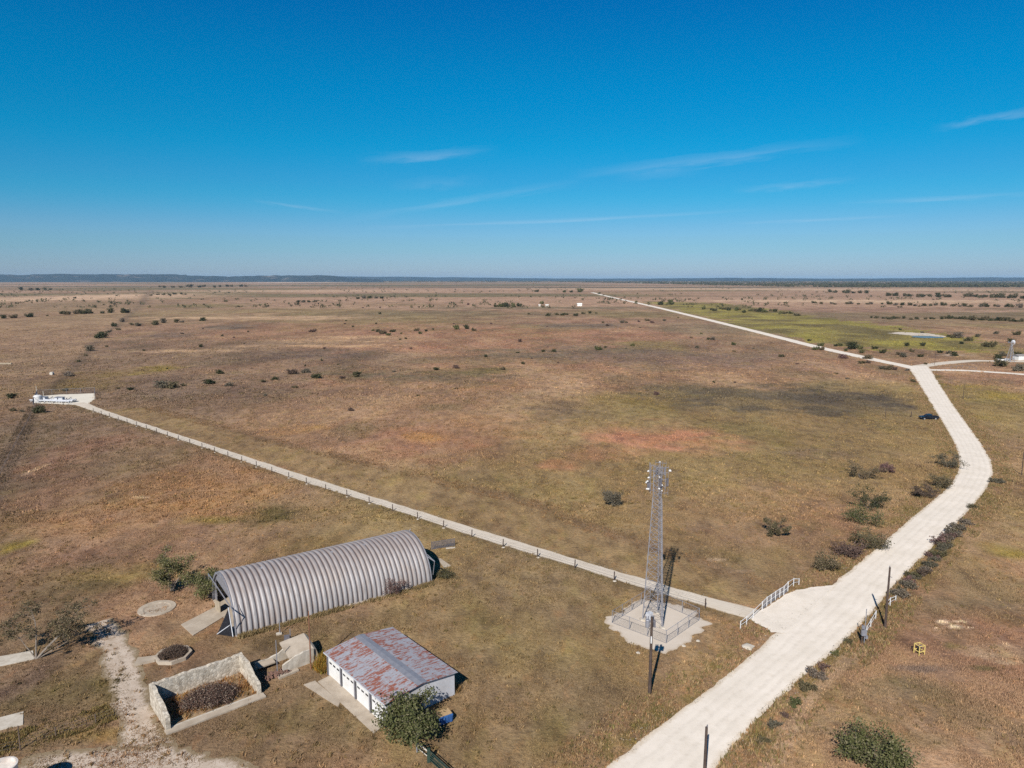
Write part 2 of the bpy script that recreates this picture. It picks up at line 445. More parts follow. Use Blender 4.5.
# hut apron + other concrete slabs : real slabs, thin steps
def slab(name, poly, z, mat='concrete', kind='structure'):
    a = sum(poly[i][0] * poly[(i + 1) % len(poly)][1] - poly[(i + 1) % len(poly)][0] * poly[i][1] for i in range(len(poly)))
    if a < 0: poly = poly[::-1]
    o = MB().prism(poly, -.05, z).build(name, M[mat]); tag(o, kind=kind); EXCL.append(poly); return o
slab('concrete_apron', gl([(181, 625), (217, 606.5), (229, 614), (193, 636)]), .10)
slab('concrete_slab', gl([(-12, 669), (-12, 659), (33, 651), (34, 659.5)]), .08, 'concrete_white')
slab('concrete_slab', gl([(-10, 733), (-10, 720.5), (23.5, 712), (23, 725)]), .08, 'concrete_white')
slab('garage_apron', gl([(318, 682), (334, 674), (388, 722), (374, 734)]), .09)
slab('garage_apron', gl([(303.5, 685), (315, 681), (340, 702), (338.5, 707.5)]), .06)
slab('concrete_slab', gl([(437, 558), (441, 559), (451, 566), (444, 568)]), .07)

# ------------------------------------------------------------------ building footprints (for clearing grass)
hutA, hutB = np.array(G(237, 636.5)), np.array(G(431.5, 583))
hu = (hutB - hutA) / np.linalg.norm(hutB - hutA); hn = np.array((-hu[1], hu[0])); hutLen = float(np.linalg.norm(hutB - hutA)); hutW = 13.2
EXCL.append([tuple(hutA), tuple(hutB), tuple(hutB + hn * hutW), tuple(hutA + hn * hutW)])
gA = np.array((-21.7, 77.7)); gu = np.array((8.3, -9.6)); gu = gu / np.linalg.norm(gu); gn = np.array((-gu[1], gu[0])); gLen, gDep = 13.2, 8.8
EXCL.append([tuple(gA), tuple(gA + gu * gLen), tuple(gA + gu * gLen + gn * gDep), tuple(gA + gn * gDep)])

# ------------------------------------------------------------------ colour of the prairie (its own soils and grasses)
TAN = C(150, 118, 90); 
def soft(c, k=.80):
    lum = .3 * c[0] + .59 * c[1] + .11 * c[2]; n = (lum * 1.19, lum * .955, lum * .76)
    return tuple(k * a + (1 - k) * b for a, b in zip(c, n))
def ell(px, py, rx, ry, c, s=1.0): 
    x, y = G(px, py); y0 = G(px, py + ry)[1]; y1 = G(px, max(py - ry, 281.2))[1]
    return (x, y, rx * MPP(py), y - y0, y1 - y, np.array(C(*soft(c))), s * (1.35 if py < 330 else .95))
PATCHES = [ell(*p) for p in [
    # mid prairie
    (655, 440, 64, 17, (178, 124, 92), 1.05), (590, 455, 40, 8, (156, 112, 82), .7), (560, 465, 22, 5, (168, 114, 80), .8),
    (780, 402, 120, 17, (98, 88, 70), 1.15), (840, 398, 60, 10, (92, 84, 72), 1.0), (700, 390, 90, 8, (102, 92, 72), .9), (830, 430, 60, 18, (136, 112, 74), .6), (650, 404, 50, 8, (126, 108, 60), .8),
    (820, 455, 50, 9, (112, 94, 78), .7), (560, 412, 50, 9, (112, 96, 76), .7), (540, 395, 60, 7, (150, 126, 96), .7), (770, 440, 40, 12, (124, 106, 62), .7),
    (500, 430, 70, 14, (164, 124, 84), .6), (430, 445, 70, 18, (158, 112, 84), .7), (300, 430, 30, 6, (176, 132, 76), .7), (430, 438, 25, 5, (176, 130, 72), .7),
    (350, 330, 200, 9, (160, 116, 92), .7), (560, 335, 150, 7, (160, 112, 88), .7), (450, 347, 130, 6, (162, 114, 90), .7), (620, 322, 110, 5, (156, 118, 96), .6),
    (300, 356, 70, 5, (108, 92, 80), .8), (400, 374, 130, 6, (112, 100, 76), .9), (600, 353, 120, 7, (112, 100, 82), .85), (165, 335, 50, 4, (112, 98, 88), .9),
    (230, 327, 24, 3, (110, 98, 84), .9), (480, 371, 50, 4, (122, 108, 62), .7), (580, 326, 50, 3, (116, 102, 86), .7), (430, 313, 90, 3, (122, 108, 78), .7),
    (335, 341, 70, 2.5, (182, 150, 112), .8), (290, 318, 90, 2.5, (176, 146, 114), .7), (118, 337, 14, 6, (142, 128, 58), .95), (155, 370, 24, 5, (138, 120, 54), .95),
    (150, 390, 100, 14, (126, 106, 90), .6), (300, 395, 120, 12, (134, 108, 88), .5), (250, 370, 60, 6, (150, 118, 92), .6), (700, 360, 110, 8, (130, 106, 92), .8),
    (720, 330, 70, 9, (132, 120, 92), .7), (650, 345, 40, 5, (132, 116, 66), .7), (500, 388, 40, 5, (170, 124, 84), .5),
    (45, 388, 60, 16, (124, 104, 62), .9), (60, 340, 80, 18, (154, 122, 98), .9), (40, 345, 50, 4, (124, 104, 86), .6),
    (75, 298, 80, 4.5, (172, 144, 120), .9), (50, 310, 70, 3, (132, 116, 82), .7), (220, 292, 75, 3.5, (118, 108, 70), .9), (200, 306, 60, 2.5, (128, 114, 74), .8), (190, 312, 80, 3, (150, 130, 92), .6),
    (330, 281.9, 45, .7, (214, 196, 172), .9), (60, 281, 60, .6, (196, 172, 150), .8),
    (75, 298, 95, 4.5, (196, 166, 136), 1), (40, 306.5, 60, 1.5, (120, 104, 76), 1), (860, 301, 170, 1.3, (196, 168, 138), 1), (940, 311, 110, 1.5, (176, 146, 120), 1), (700, 289, 200, 1.0, (186, 160, 130), 1), (300, 291, 130, 1.2, (184, 156, 128), 1),
    (420, 285.5, 220, .9, (112, 106, 78), 1), (560, 287.5, 260, .7, (108, 98, 78), 1), (120, 286.5, 150, .8, (112, 104, 80), 1), (250, 318, 120, 1.6, (182, 152, 118), .9), (330, 346, 90, 2.0, (184, 150, 112), .9), (360, 337, 60, 1.4, (186, 154, 116), .9), (180, 351, 60, 1.8, (176, 146, 112), .8), (560, 308, 140, 1.4, (120, 108, 82), .9), (900, 290, 160, .9, (190, 162, 132), 1),
    # right prairie
    (985, 394, 55, 9, (144, 126, 58), .9), (970, 412, 40, 10, (140, 120, 66), .7), (1010, 440, 40, 14, (150, 122, 92), .6), (950, 345, 48, 5, (150, 144, 66), .8),
    (1005, 552, 22, 10, (142, 126, 44), .85), (960, 565, 40, 18, (138, 116, 66), .5), (1000, 490, 40, 18, (150, 120, 86), .6), (940, 705, 80, 28, (116, 102, 68), .75),
    (944, 622, 7, 1.6, (232, 214, 182), 1.6), (955, 626, 6, 1.8, (236, 218, 186), 1.6), (962, 622, 8, 1.2, (226, 206, 172), 1.4), (972, 628, 7, 1.0, (226, 206, 172), 1.4), (936, 628, 4, 1.0, (230, 210, 180), 1.4), (1004, 645, 8, 1.2, (200, 180, 150), 1.2), (990, 655, 18, 2.2, (176, 152, 124), 1.1), (1010, 662, 14, 2, (176, 152, 124), 1.1), (930, 668, 34, 5, (132, 112, 98), .9), (955, 645, 12, 4, (124, 108, 62), 1), (985, 668, 16, 3, (116, 102, 66), .9), (1000, 650, 40, 9, (168, 142, 112), .6), (960, 605, 60, 12, (134, 118, 84), .6), (850, 720, 80, 14, (142, 122, 92), .8), (1000, 730, 40, 30, (138, 118, 90), .8), (900, 690, 70, 14, (136, 118, 88), .8), (980, 590, 60, 30, (140, 120, 84), .8), (950, 520, 60, 30, (146, 120, 92), .7), (930, 740, 40, 10, (118, 106, 68), .8),
    (1005, 620, 20, 8, (122, 106, 58), .7), (905, 352, 30, 6, (128, 106, 84), .85), (960, 366, 50, 3.5, (148, 120, 92), .8), (900, 331, 22, 1.6, (206, 184, 156), .9), (868, 331, 12, 1.5, (204, 184, 156), .9), (953, 355, 18, 1.5, (196, 180, 160), .7), (860, 296, 160, 3, (160, 130, 106), .7), (900, 302, 100, 1.5, (190, 164, 132), .6), (870, 310, 140, 3, (150, 118, 98), .8),
    # near left field
    (75, 455, 38, 30, (142, 106, 84), .75), (60, 585, 70, 20, (112, 98, 60), .85), (130, 575, 60, 10, (160, 136, 82), .8), (265, 515, 32, 12, (104, 94, 54), .9), (170, 500, 90, 30, (166, 124, 78), .8),
    (138, 498, 10, 1.6, (200, 176, 140), .9), (35, 470, 4, 10, (190, 164, 130), .8), (20, 545, 14, 12, (146, 132, 40), .8), (255, 490, 60, 12, (160, 124, 80), .7), (330, 545, 60, 10, (138, 114, 70), .6), (25, 520, 40, 22, (150, 118, 80), .6),
    (100, 555, 40, 8, (138, 104, 82), .7), (210, 520, 30, 6, (140, 128, 58), .6),
    # yard
    (75, 690, 52, 34, (104, 92, 54), .9), (25, 680, 36, 26, (112, 90, 78), .85), (95, 628, 40, 10, (120, 102, 66), .6), (300, 715, 70, 14, (118, 100, 64), .8), (270, 740, 60, 8, (136, 112, 84), .6), (110, 735, 60, 8, (140, 116, 66), .9), (20, 740, 40, 10, (124, 104, 70), .6),
    (540, 590, 110, 40, (130, 109, 80), .7), (470, 690, 70, 50, (126, 103, 80), .75), (580, 700, 60, 40, (124, 106, 80), .6), (380, 620, 60, 14, (126, 108, 72), .5), (250, 640, 80, 12, (118, 102, 66), .6), (165, 630, 40, 16, (140, 118, 84), .5),
    (600, 560, 60, 12, (140, 118, 76), .5), (730, 520, 120, 40, (146, 116, 88), .6), (700, 570, 50, 8, (156, 128, 100), .7), (672, 665, 22, 14, (150, 122, 92), .7), (720, 560, 12, 2, (190, 168, 140), .8), (742, 571, 10, 1.5, (190, 168, 140), .8),
    (350, 735, 30, 14, (128, 112, 72), .6), (430, 640, 50, 26, (132, 110, 76), .5),
]]
GREENPOLY = gl([(640, 301.2), (700, 302.5), (740, 304.5), (800, 315), (880, 324), (960, 336), (1000, 346), (985, 352), (940, 351), (880, 349), (838, 346), (770, 333), (700, 316.5)])
LANE_C = [((a[0] + b[0]) / 2, (a[1] + b[1]) / 2) for a, b in zip(laneL, laneR)]
MOW = gl([(103, 410), (203, 442.5), (303, 475), (400, 505), (487, 532), (560, 554), (640, 578), (700, 595), (766, 611), (786, 594), (700, 563), (600, 530), (540, 505), (470, 488), (380, 466), (310, 450), (230, 430), (150, 408)])
MOWEDGE = gl([(150, 408), (230, 430), (310, 450), (380, 466), (470, 488), (540, 505), (600, 530), (700, 563), (786, 594)])
FENCELINE_LEFT = gl([(36, 405), (28, 422), (16, 445), (0, 476), (-40, 540)])
VERGE_L = [(a[0] - .0, a[1]) for a in roadL]; VERGE_R = roadR
BOUND_LEFT = gl([(30, 404), (69, 372), (101, 336), (117, 326), (140, 306), (150, 292)])

TRACK = gl([(864, 648), (846, 660), (822, 685), (798, 718), (772, 762), (755, 800)])
def ground_color(x, y):
    x = np.asarray(x, float); y = np.asarray(y, float); n = x.shape
    d = np.hypot(x, y)
    out = np.zeros(n + (3,)); out[:] = TAN
    def blend(c, f): out[:] = out * (1 - f[..., None]) + np.array(c) * f[..., None]
    # stretched drifts of different grasses and soils
    a = fbm(x / 60, y / 85, 1, 5); b = fbm(x / 24, y / 36, 2, 5); c = fbm(x / 170, y / 230, 3, 5); e = fbm(x / 900, y / 420, 4, 3)
    blend(C(156, 116, 90), sst(.52, .68, a) * .6)
    blend(C(124, 106, 78), sst(.52, .68, b) * .6)
    blend(C(174, 142, 108), sst(.50, .32, b) * .6)
    blend(C(132, 118, 70), sst(.58, .72, c) * .6)
    blend(C(112, 96, 80), sst(.46, .32, c) * .55)
    far = sst(500, 1500, d)
    blend(C(150, 124, 100), far * .5)
    blend(C(120, 108, 76), sst(.50, .60, e) * far * .9)
    blend(C(170, 138, 112), sst(.47, .37, e) * far * .9)
    wx = (fbm(x / 14, y / 14, 21, 4) - .5) * 2; wy = (fbm(x / 14, y / 14, 31, 4) - .5) * 2
    wx = wx + (fbm(x / 3.5, y / 4.5, 23, 3) - .5) * .9; wy = wy + (fbm(x / 3.5, y / 4.5, 33, 3) - .5) * .9
    pv_ = .55 + .6 * sst(.36, .6, fbm(x / 9, y / 7, 61, 4))
    for (cx, cy, rx, r0, r1, cc, s) in PATCHES:
        k = np.abs(x - cx) < rx * 2.2
        if not k.any(): continue
        dx = (x - cx) / rx; dy = np.where(y < cy, (y - cy) / r0, (y - cy) / r1)
        q = np.hypot(dx + wx * .75, dy + wy * .75)
        blend(cc, np.clip(sst(1.35, .35, q) * s * pv_, 0, 1))
    k = inpoly(x + wx * (6 + y * .03), y + wy * (8 + y * .06), GREENPOLY)
    gv = fbm(x / 40, y / 40, 12, 4)
    blend(C(134, 123, 62), k * .85); blend(C(148, 138, 62), k * sst(.48, .62, gv) * .65); blend(C(110, 98, 62), k * sst(.46, .36, gv) * .8)
    mow = inpoly(x + wx * 1.2, y + wy * 1.2, MOW)
    blend(C(146, 121, 84), mow * .9)
    near = (y < 330)
    if near.any():
        dm = dpoly(x, y, MOWEDGE); blend(C(122, 98, 74), sst(3.2, .3, dm + wx * 1.5) * .6)
        df = dpoly(x, y, FENCELINE_LEFT); blend(C(112, 94, 80), sst(3.2, 1.2, df + wx) * .7)
        dl = dpoly(x, y, laneL); blend(C(112, 98, 66), sst(3.0, .8, dl + wx * .6) * .5)
        vl = dpoly(x, y, roadL); vr = dpoly(x, y, roadR); g = fbm(x / 5, y / 5, 77, 3)
        v = np.minimum(vl, vr)
        blend(C(146, 114, 84), sst(5.5, 2.0, v + wx) * .6)
        blend(C(118, 104, 56), sst(5.0, 1.0, v + wx) * sst(.5, .62, g) * .8)
    LB = BOUND_LEFT + [(-900, 1700), (-1500, 300), (-400, 200)]
    kl = inpoly(x + wx * 2, y, LB); blend(C(154, 126, 98), kl * .55)
    db = dpoly(x, y, BOUND_LEFT); wd = 2 + y * .006; blend(C(98, 84, 70), sst(wd * 1.1, wd * .3, db + wx * 1.5) * .45)
    dt = dpoly(x, y, TRACK); blend(C(172, 144, 116), sst(1.3, .5, dt + wx * .4) * .7)
    # plough / mowing lines in the left field
    ang = x * .86 + y * .5
    lf = sst(-60, -90, x) * sst(300, 240, y) * sst(95, 115, y)
    blend(C(122, 96, 68), lf * sst(.35, .9, np.sin(ang * 1.6 + wx * 1.5)) * .3)
    lum = out.mean(-1, keepdims=True); out = (lum + (out - lum) * .92) * np.array((1.005, .985, .965))
    return np.clip(out, .005, .9)

def mowed(x, y):
    return inpoly(x, y, MOW)

# ground sheet
ys = [-2500, -800, -250, -60, 10, 30]
y = 42.0
while y < 36000: ys.append(y); y *= 1.0085
ys = np.array(ys); NX = 420
hw = np.where(ys < 42, np.maximum(170, -ys * 1.2), ys * 1.15 + 120)
u = np.linspace(-1, 1, NX)
X = hw[:, None] * u[None, :]; Y = np.repeat(ys[:, None], NX, 1)
gc = ground_color(X, Y)
nr = len(ys); idx = np.arange(nr * NX).reshape(nr, NX)
faces = np.stack([idx[:-1, :-1], idx[:-1, 1:], idx[1:, 1:], idx[1:, :-1]], -1).reshape(-1, 4)
ground = npmesh('ground', np.stack([X, Y, np.zeros_like(X)], -1).reshape(-1, 3), faces, M['ground'], gc.reshape(-1, 3))
tag(ground, kind='structure')

# ------------------------------------------------------------------ grass tufts
rng = np.random.default_rng(7)
def scatter(n, y0, y1, power=1.0):
    yy = y0 * (y1 / y0) ** rng.random(n) if power == 1 else y0 + (y1 - y0) * rng.random(n)
    xx = (rng.random(n) * 2 - 1) * (yy * .76 + 10)
    return xx, yy
def excluded(x, y):
    r = np.zeros(x.shape, bool)
    for p in EXCL:
        pa = np.array(p); b = (x > pa[:, 0].min()) & (x < pa[:, 0].max()) & (y > pa[:, 1].min()) & (y < pa[:, 1].max())
        if b.any():
            k = np.nonzero(b)[0]; r[k] |= inpoly(x[k], y[k], p)
    return r
GV = []; GCOL = []
def tufts(x, y, hgt, wid, blades, colr, lean=.6):
    n = len(x)
    for b in range(blades):
        ang = rng.random(n) * 2 * math.pi; off = rng.random(n) * wid * .9; oa = rng.random(n) * 2 * math.pi
        bx = x + np.cos(oa) * off; by = y + np.sin(oa) * off
        h = hgt * (.55 + .8 * rng.random(n)); w = wid * (.35 + .4 * rng.random(n))
        dx, dy = np.cos(ang) * w / 2, np.sin(ang) * w / 2
        la = rng.random(n) * 2 * math.pi; l = h * lean * rng.random(n)
        v = np.zeros((n, 3, 3)); v[:, 0] = np.stack([bx - dx, by - dy, np.full(n, -.02)], -1); v[:, 1] = np.stack([bx + dx, by + dy, np.full(n, -.02)], -1)
        v[:, 2] = np.stack([bx + np.cos(la) * l + .12 * h, by + np.sin(la) * l + .1 * h, h], -1)
        GV.append(v.reshape(-1, 3))
        cc = colr * ((.70 + .50 * rng.random(n)) * np.where(rng.random(n) < .06, 1.35, 1))[:, None]
        GCOL.append(np.repeat(cc, 3, axis=0))
for (n, y0, y1, hh, ww, bl) in ((330000, 56, 140, .11, .17, 3), (170000, 130, 270, .17, .30, 3), (90000, 250, 600, .28, .6, 2)):
    x, y = scatter(n, y0, y1)
    clump = fbm(x / 3.2, y / 3.2, 55, 3); clump2 = fbm(x / 22, y / 22, 56, 3)
    keep = (rng.random(n) < sst(.30, .62, clump) * (.35 + .9 * clump2) + .12) & ~excluded(x, y)
    x, y = x[keep], y[keep]; c = ground_color(x, y)
    h = hh * (.5 + 1.3 * clump[keep]) * (.6 + .9 * clump2[keep])
    h = np.where(mowed(x, y), h * .35, h)
    yard = ((x < 12) & (y < 96)); h = np.where(yard, h * .62, h)
    tufts(x, y, h, ww * (.6 + .8 * rng.random(len(x))), bl, c)
rn_ = 700; fu = rng.random(rn_); fv = rng.random(rn_) ** .8
RFL, RFR, RBL = np.array((-35.4, 66.8)), np.array((-27.8, 73.3)), np.array((-39.25, 71.8))
rp = RFL + (RFR - RFL) * (.06 + .88 * fu)[:, None] + (RBL - RFL) * (.12 + .78 * fv)[:, None]
tufts(rp[:, 0], rp[:, 1], .38 + .35 * rng.random(rn_), np.full(rn_, .26), 5, np.array([C(*c) for c in ((156, 112, 66), (138, 98, 66), (120, 96, 58), (164, 128, 84))])[rng.integers(0, 4, rn_)], .7)
# tussocks : rounded clumps of longer grass, each with its own tint
TINT = np.array([(1.30, 1.26, 1.18), (1.0, 1.0, 1.08), (.62, .66, .56), (1.06, .96, .86), (.95, .95, .92), (.80, .76, .74), (1.38, 1.34, 1.24), (.82, .86, .66)])
for (n, y0, y1, hh, rad, k, ww) in ((17000, 56, 140, .30, .38, 9, .20), (24000, 130, 280, .38, .55, 7, .34), (26000, 270, 700, .55, 1.1, 4, .75)):
    x, y = scatter(n, y0, y1)
    d1 = fbm(x / 9, y / 9, 71, 3); d2 = fbm(x / 40, y / 40, 72, 3)
    keep = (rng.random(n) < sst(.32, .6, d1) * (.3 + 1.1 * d2)) & ~excluded(x, y)
    keep &= ~(mowed(x, y) & (rng.random(n) < .8)); keep &= ~((x < 12) & (y < 96) & (rng.random(n) < .45))
    x, y = x[keep], y[keep]; m = len(x)
    tint = TINT[rng.integers(0, len(TINT), m)]; c = ground_color(x, y) * tint; hs = hh * (.45 + .8 * rng.random(m)); rr_ = rad * (.5 + .9 * rng.random(m))
    X = np.repeat(x, k); Y = np.repeat(y, k); R_ = np.repeat(rr_, k) * np.sqrt(rng.random(m * k)); A = rng.random(m * k) * 2 * math.pi
    hx = np.repeat(hs, k) * (1.1 - .75 * (R_ / np.repeat(rr_, k)) ** 2)
    tufts(X + np.cos(A) * R_, Y + np.sin(A) * R_, hx, np.full(m * k, ww), 2, np.repeat(c, k, axis=0), .8)
# weeds along the road edges and fence lines
def verge(line, n, d0, d1, hgt, cols, side=None, ymax=280):
    L = np.array(line); seg = np.hypot(*(L[1:] - L[:-1]).T); cum = np.concatenate([[0], np.cumsum(seg)])
    s = rng.random(n) * cum[-1]; i = np.clip(np.searchsorted(cum, s) - 1, 0, len(seg) - 1); t = (s - cum[i]) / seg[i]
    p = L[i] + (L[i + 1] - L[i]) * t[:, None]; nn = np.stack([-(L[i + 1] - L[i])[:, 1], (L[i + 1] - L[i])[:, 0]], -1) / seg[i][:, None]
    d = d0 + (d1 - d0) * rng.random(n) ** 1.4
    q = p + nn * d[:, None] * side
    g = fbm(q[:, 0] / 4, q[:, 1] / 4, 88, 3)
    keep = (rng.random(n) < sst(.35, .6, g) + .12) & ~excluded(q[:, 0], q[:, 1]) & (q[:, 1] < ymax) & (q[:, 1] > 50)
    q = q[keep]; g = g[keep]; k = rng.integers(0, len(cols), len(q)); cc = np.array([C(*c) for c in cols])[k]
    tufts(q[:, 0], q[:, 1], hgt * (.5 + g) * (.6 + .8 * rng.random(len(q))), np.full(len(q), .24), 4, cc, .7)
WEED = [(142, 118, 86), (162, 136, 100), (122, 110, 68), (130, 108, 84), (108, 98, 62), (146, 112, 78)]
verge(chaikin(roadL), 24000, -.1, 5.0, .24, WEED, 1)
verge(chaikin(roadR), 28000, -.1, 4.4, .28, WEED, -1)
verge(chaikin(laneL), 7000, .2, 2.2, .35, [(112, 98, 60), (150, 120, 80), (104, 84, 62)], 1)
verge(MOWEDGE, 4500, -2.5, 3, .2, [(128, 98, 70), (150, 116, 80), (104, 84, 60)], 1)
verge(FENCELINE_LEFT, 3500, -2.2, 2.2, .3, [(96, 80, 64), (84, 72, 56), (110, 90, 70)], 1)
verge(gl([(-10, 752), (40, 738), (80, 727), (114, 714)]), 2300, -1.2, 2.6, .2, [(128, 112, 70), (116, 102, 60), (140, 114, 74), (112, 96, 66)], 1)
verge([tuple(hutA - hn * .1), tuple(hutB - hn * .1)], 2200, .0, .9, .32, [(134, 114, 80), (146, 124, 90), (116, 102, 68)], -1)
verge(gl([(318, 672), (326, 668), (328, 660)]), 900, -.8, 1.0, .8, [(160, 122, 50), (140, 104, 50), (120, 106, 50)], 1)
verge([tuple(gA + gu * gLen + gn * (gDep + .2)), tuple(gA + gn * (gDep + .2))], 900, 0, 1.0, .4, [(150, 116, 76), (120, 100, 66)], -1)
gv = np.concatenate(GV); gcol = np.concatenate(GCOL)
grass = npmesh('grass', gv, np.arange(len(gv)).reshape(-1, 3), M['grass'], gcol)
tag(grass, kind='stuff')

# loose limestone crumbs thrown to the road sides
def crumbs(line, n, side, seed):
    r = np.random.default_rng(seed); L = np.array(line); sg = np.hypot(*(L[1:] - L[:-1]).T); cum = np.concatenate([[0], np.cumsum(sg)])
    s_ = r.random(n) * cum[-1]; i = np.clip(np.searchsorted(cum, s_) - 1, 0, len(sg) - 1); t_ = (s_ - cum[i]) / sg[i]
    p = L[i] + (L[i + 1] - L[i]) * t_[:, None]; nn = np.stack([-(L[i + 1] - L[i])[:, 1], (L[i + 1] - L[i])[:, 0]], -1) / sg[i][:, None]
    q = p + nn * (side * (r.random(n) ** 1.8 * 2.0 - .5))[:, None]; k = (fbm(q[:, 0] / 3, q[:, 1] / 3, 64, 3) > .47) & (q[:, 1] < 260) & (q[:, 1] > 50); q = q[k]; m = len(q)
    v = r.normal(size=(m, 4, 3)); v /= np.linalg.norm(v, axis=2)[..., None]; v *= (.04 + .10 * r.random(m) ** 3)[:, None, None] * np.array((1, 1, .6)); v[..., 2] += .05
    v[..., :2] += q[:, None, :]; f = np.array([(0, 1, 2), (0, 3, 1), (1, 3, 2), (2, 3, 0)]); F_ = (np.arange(m)[:, None, None] * 4 + f[None]).reshape(-1, 3)
    return v.reshape(-1, 3), F_
cv_ = []; cf_ = []; k0 = 0
for ln, n_, sd, se in ((chaikin(roadL), 9000, 1, 1), (chaikin(roadR), 9000, -1, 2), (chaikin(laneL), 4000, 1, 3), (chaikin(laneR), 4000, -1, 4)):
    a_, b_ = crumbs(ln, n_, sd, se); cv_.append(a_); cf_.append(b_ + k0); k0 += len(a_)
o = npmesh('gravel_crumbs', np.concatenate(cv_), np.concatenate(cf_), M['concrete_white']); tag(o, kind='stuff')
# ------------------------------------------------------------------ woody plants
def branch(mb, p, d, L, r, n, rnd, bend=.25, seg=3):
    pts = [np.array(p, float)]; d = np.array(d, float); d /= np.linalg.norm(d)
    for i in range(seg):
        d = d + np.array([rnd.uniform(-bend, bend), rnd.uniform(-bend, bend), rnd.uniform(-bend * .4, bend * .5)]); d /= np.linalg.norm(d)
        q = pts[-1] + d * L / seg
        mb.tube(pts[-1], q, r * (1 - i / (seg + .6)), r * (1 - (i + 1) / (seg + .6)), n, cap=(i == 0 or i == seg - 1)); pts.append(q)
    return pts, d
def leaves(rnd, clumps, n, size, flat=.8):
    r = np.random.default_rng(rnd.randrange(1 << 30)); cl = np.array(clumps); w = cl[:, 3] ** 2; k = r.choice(len(cl), n, p=w / w.sum())
    v = r.normal(size=(n, 3)); v /= np.linalg.norm(v, axis=1)[:, None]
    rad = cl[k, 3][:, None] * (r.random((n, 1)) ** .45) * (.75 + .5 * r.random((n, 1)))
    c = cl[k, :3] + v * rad * np.array((1, 1, flat))
    c[:, 2] = np.maximum(c[:, 2], .05)
    a = r.normal(size=(n, 3)); a /= np.linalg.norm(a, axis=1)[:, None]
    b = np.cross(a, r.normal(size=(n, 3))); b /= np.linalg.norm(b, axis=1)[:, None]
    s = size * (.55 + .9 * r.random((n, 1)))
    vs = np.stack([c - a * s * .6, c + b * s * .34, c + a * s * .6, c - b * s * .34], 1).reshape(-1, 3)
    return vs, np.arange(4 * n).reshape(n, 4)
def woody(seed, h, rad, stems=3, nleaf=1500, leaf=.16, clump=.34, low=.25, trunk_r=.09, spread=.8, nb=4, sparse=1.0):
    rnd = random.Random(seed); mb = MB(); cl = []
    for s in range(stems):
        a = 2 * math.pi * s / stems + rnd.uniform(-.5, .5)
        d = (math.cos(a) * spread * rnd.uniform(.4, 1), math.sin(a) * spread * rnd.uniform(.4, 1), 1)
        pts, dd = branch(mb, (math.cos(a) * .05 * stems * .5, math.sin(a) * .05 * stems * .5, -.1), d, h * rnd.uniform(.55, .8), trunk_r * rnd.uniform(.7, 1.1), 6, rnd)
        for j in range(nb):
            t = pts[rnd.randrange(1, len(pts))]; a2 = rnd.uniform(0, 2 * math.pi)
            p2, _ = branch(mb, t, (math.cos(a2) + dd[0], math.sin(a2) + dd[1], rnd.uniform(.05, .9)), rad * rnd.uniform(.5, .95), trunk_r * .38, 4, rnd, .35)
            for q in p2[1:]:
                if rnd.random() < .75 * sparse and q[2] > low * h * rnd.uniform(.6, 1): cl.append((q[0], q[1], min(q[2], h * .95), rad * clump * rnd.uniform(.55, 1.1)))
        if rnd.random() < sparse: cl.append((*pts[-1], rad * clump))
    return mb, leaves(rnd, cl, nleaf, leaf)
def plant(name, label, cat, pxy, seed, lm, group=None, rz=0, **k):
    x, y = G(*pxy); t = thing(name, label, cat, (x, y, 0), rz, group)
    mb, (lv, lf) = woody(seed, **k); mb.build('trunk' if cat == 'tree' else 'stem', M['bark'], t); npmesh('crown', lv, lf, M[lm], parent=t)
    return t
plant('green_tree', 'dense green tree against the gable corner of the white garage', 'tree', (411, 735), 3, 'green_leaf', h=4.0, rad=2.9, stems=7, nleaf=8500, leaf=.22, clump=.34, low=.1, trunk_r=.12, nb=6, spread=1.0)
plant('mesquite_tree', 'leafy green tree with forked trunk behind the round concrete ring', 'tree', (172, 591), 11, 'green_leaf', h=6.6, rad=2.6, stems=3, nleaf=5200, leaf=.2, clump=.40, low=.36, trunk_r=.17, spread=.6, nb=8)
plant('mesquite_tree', 'low rounded green tree beside the open end of the arched hut', 'tree', (211, 598), 14, 'green_leaf', h=4.4, rad=2.3, stems=4, nleaf=3800, leaf=.2, clump=.44, low=.2, trunk_r=.12, nb=6)
def big_bare():
    x, y = G(36, 659); t = thing('mesquite_tree', 'large thin crowned mesquite with bare leaning limbs by the left concrete slab', 'tree', (x, y, 0))
    rnd = random.Random(5); mb = MB(); cl = []
    for d, L, r in (((.75, .6, .95), 7.2, .15), ((-.1, .5, 1.25), 6.2, .13), ((.75, .5, .75), 6.0, .11), ((-.75, .3, .8), 4.6, .09), ((1.0, .3, .55), 5.0, .08)):
        pts, dd = branch(mb, (0, 0, -.1), d, L, r, 7, rnd, .16, 4)
        for j in range(9):
            q = pts[rnd.randrange(2, 5)]; a = rnd.uniform(0, 6.28)
            p2, _ = branch(mb, q, (math.cos(a), math.sin(a), rnd.uniform(.1, .9)), rnd.uniform(.9, 2.1), .035, 4, rnd, .4)
            for k in range(2):
                a = rnd.uniform(0, 6.28); p3, _ = branch(mb, p2[-1], (math.cos(a), math.sin(a), rnd.uniform(0, .6)), rnd.uniform(.5, 1.1), .016, 3, rnd, .4)
                cl.append((*p3[-1], rnd.uniform(.35, .75)))
    mb.build('trunk', M['bark'], t); lv, lf = leaves(rnd, cl, 6500, .17); npmesh('crown', lv, lf, M['olive_leaf'], parent=t)
big_bare()
plant('shrub', 'large round olive shrub at the bottom right of the right hand field', 'shrub', (876, 766), 21, 'green_leaf', h=3.0, rad=2.9, stems=8, nleaf=7500, leaf=.19, clump=.36, low=.1, trunk_r=.06, spread=1.5, nb=5)
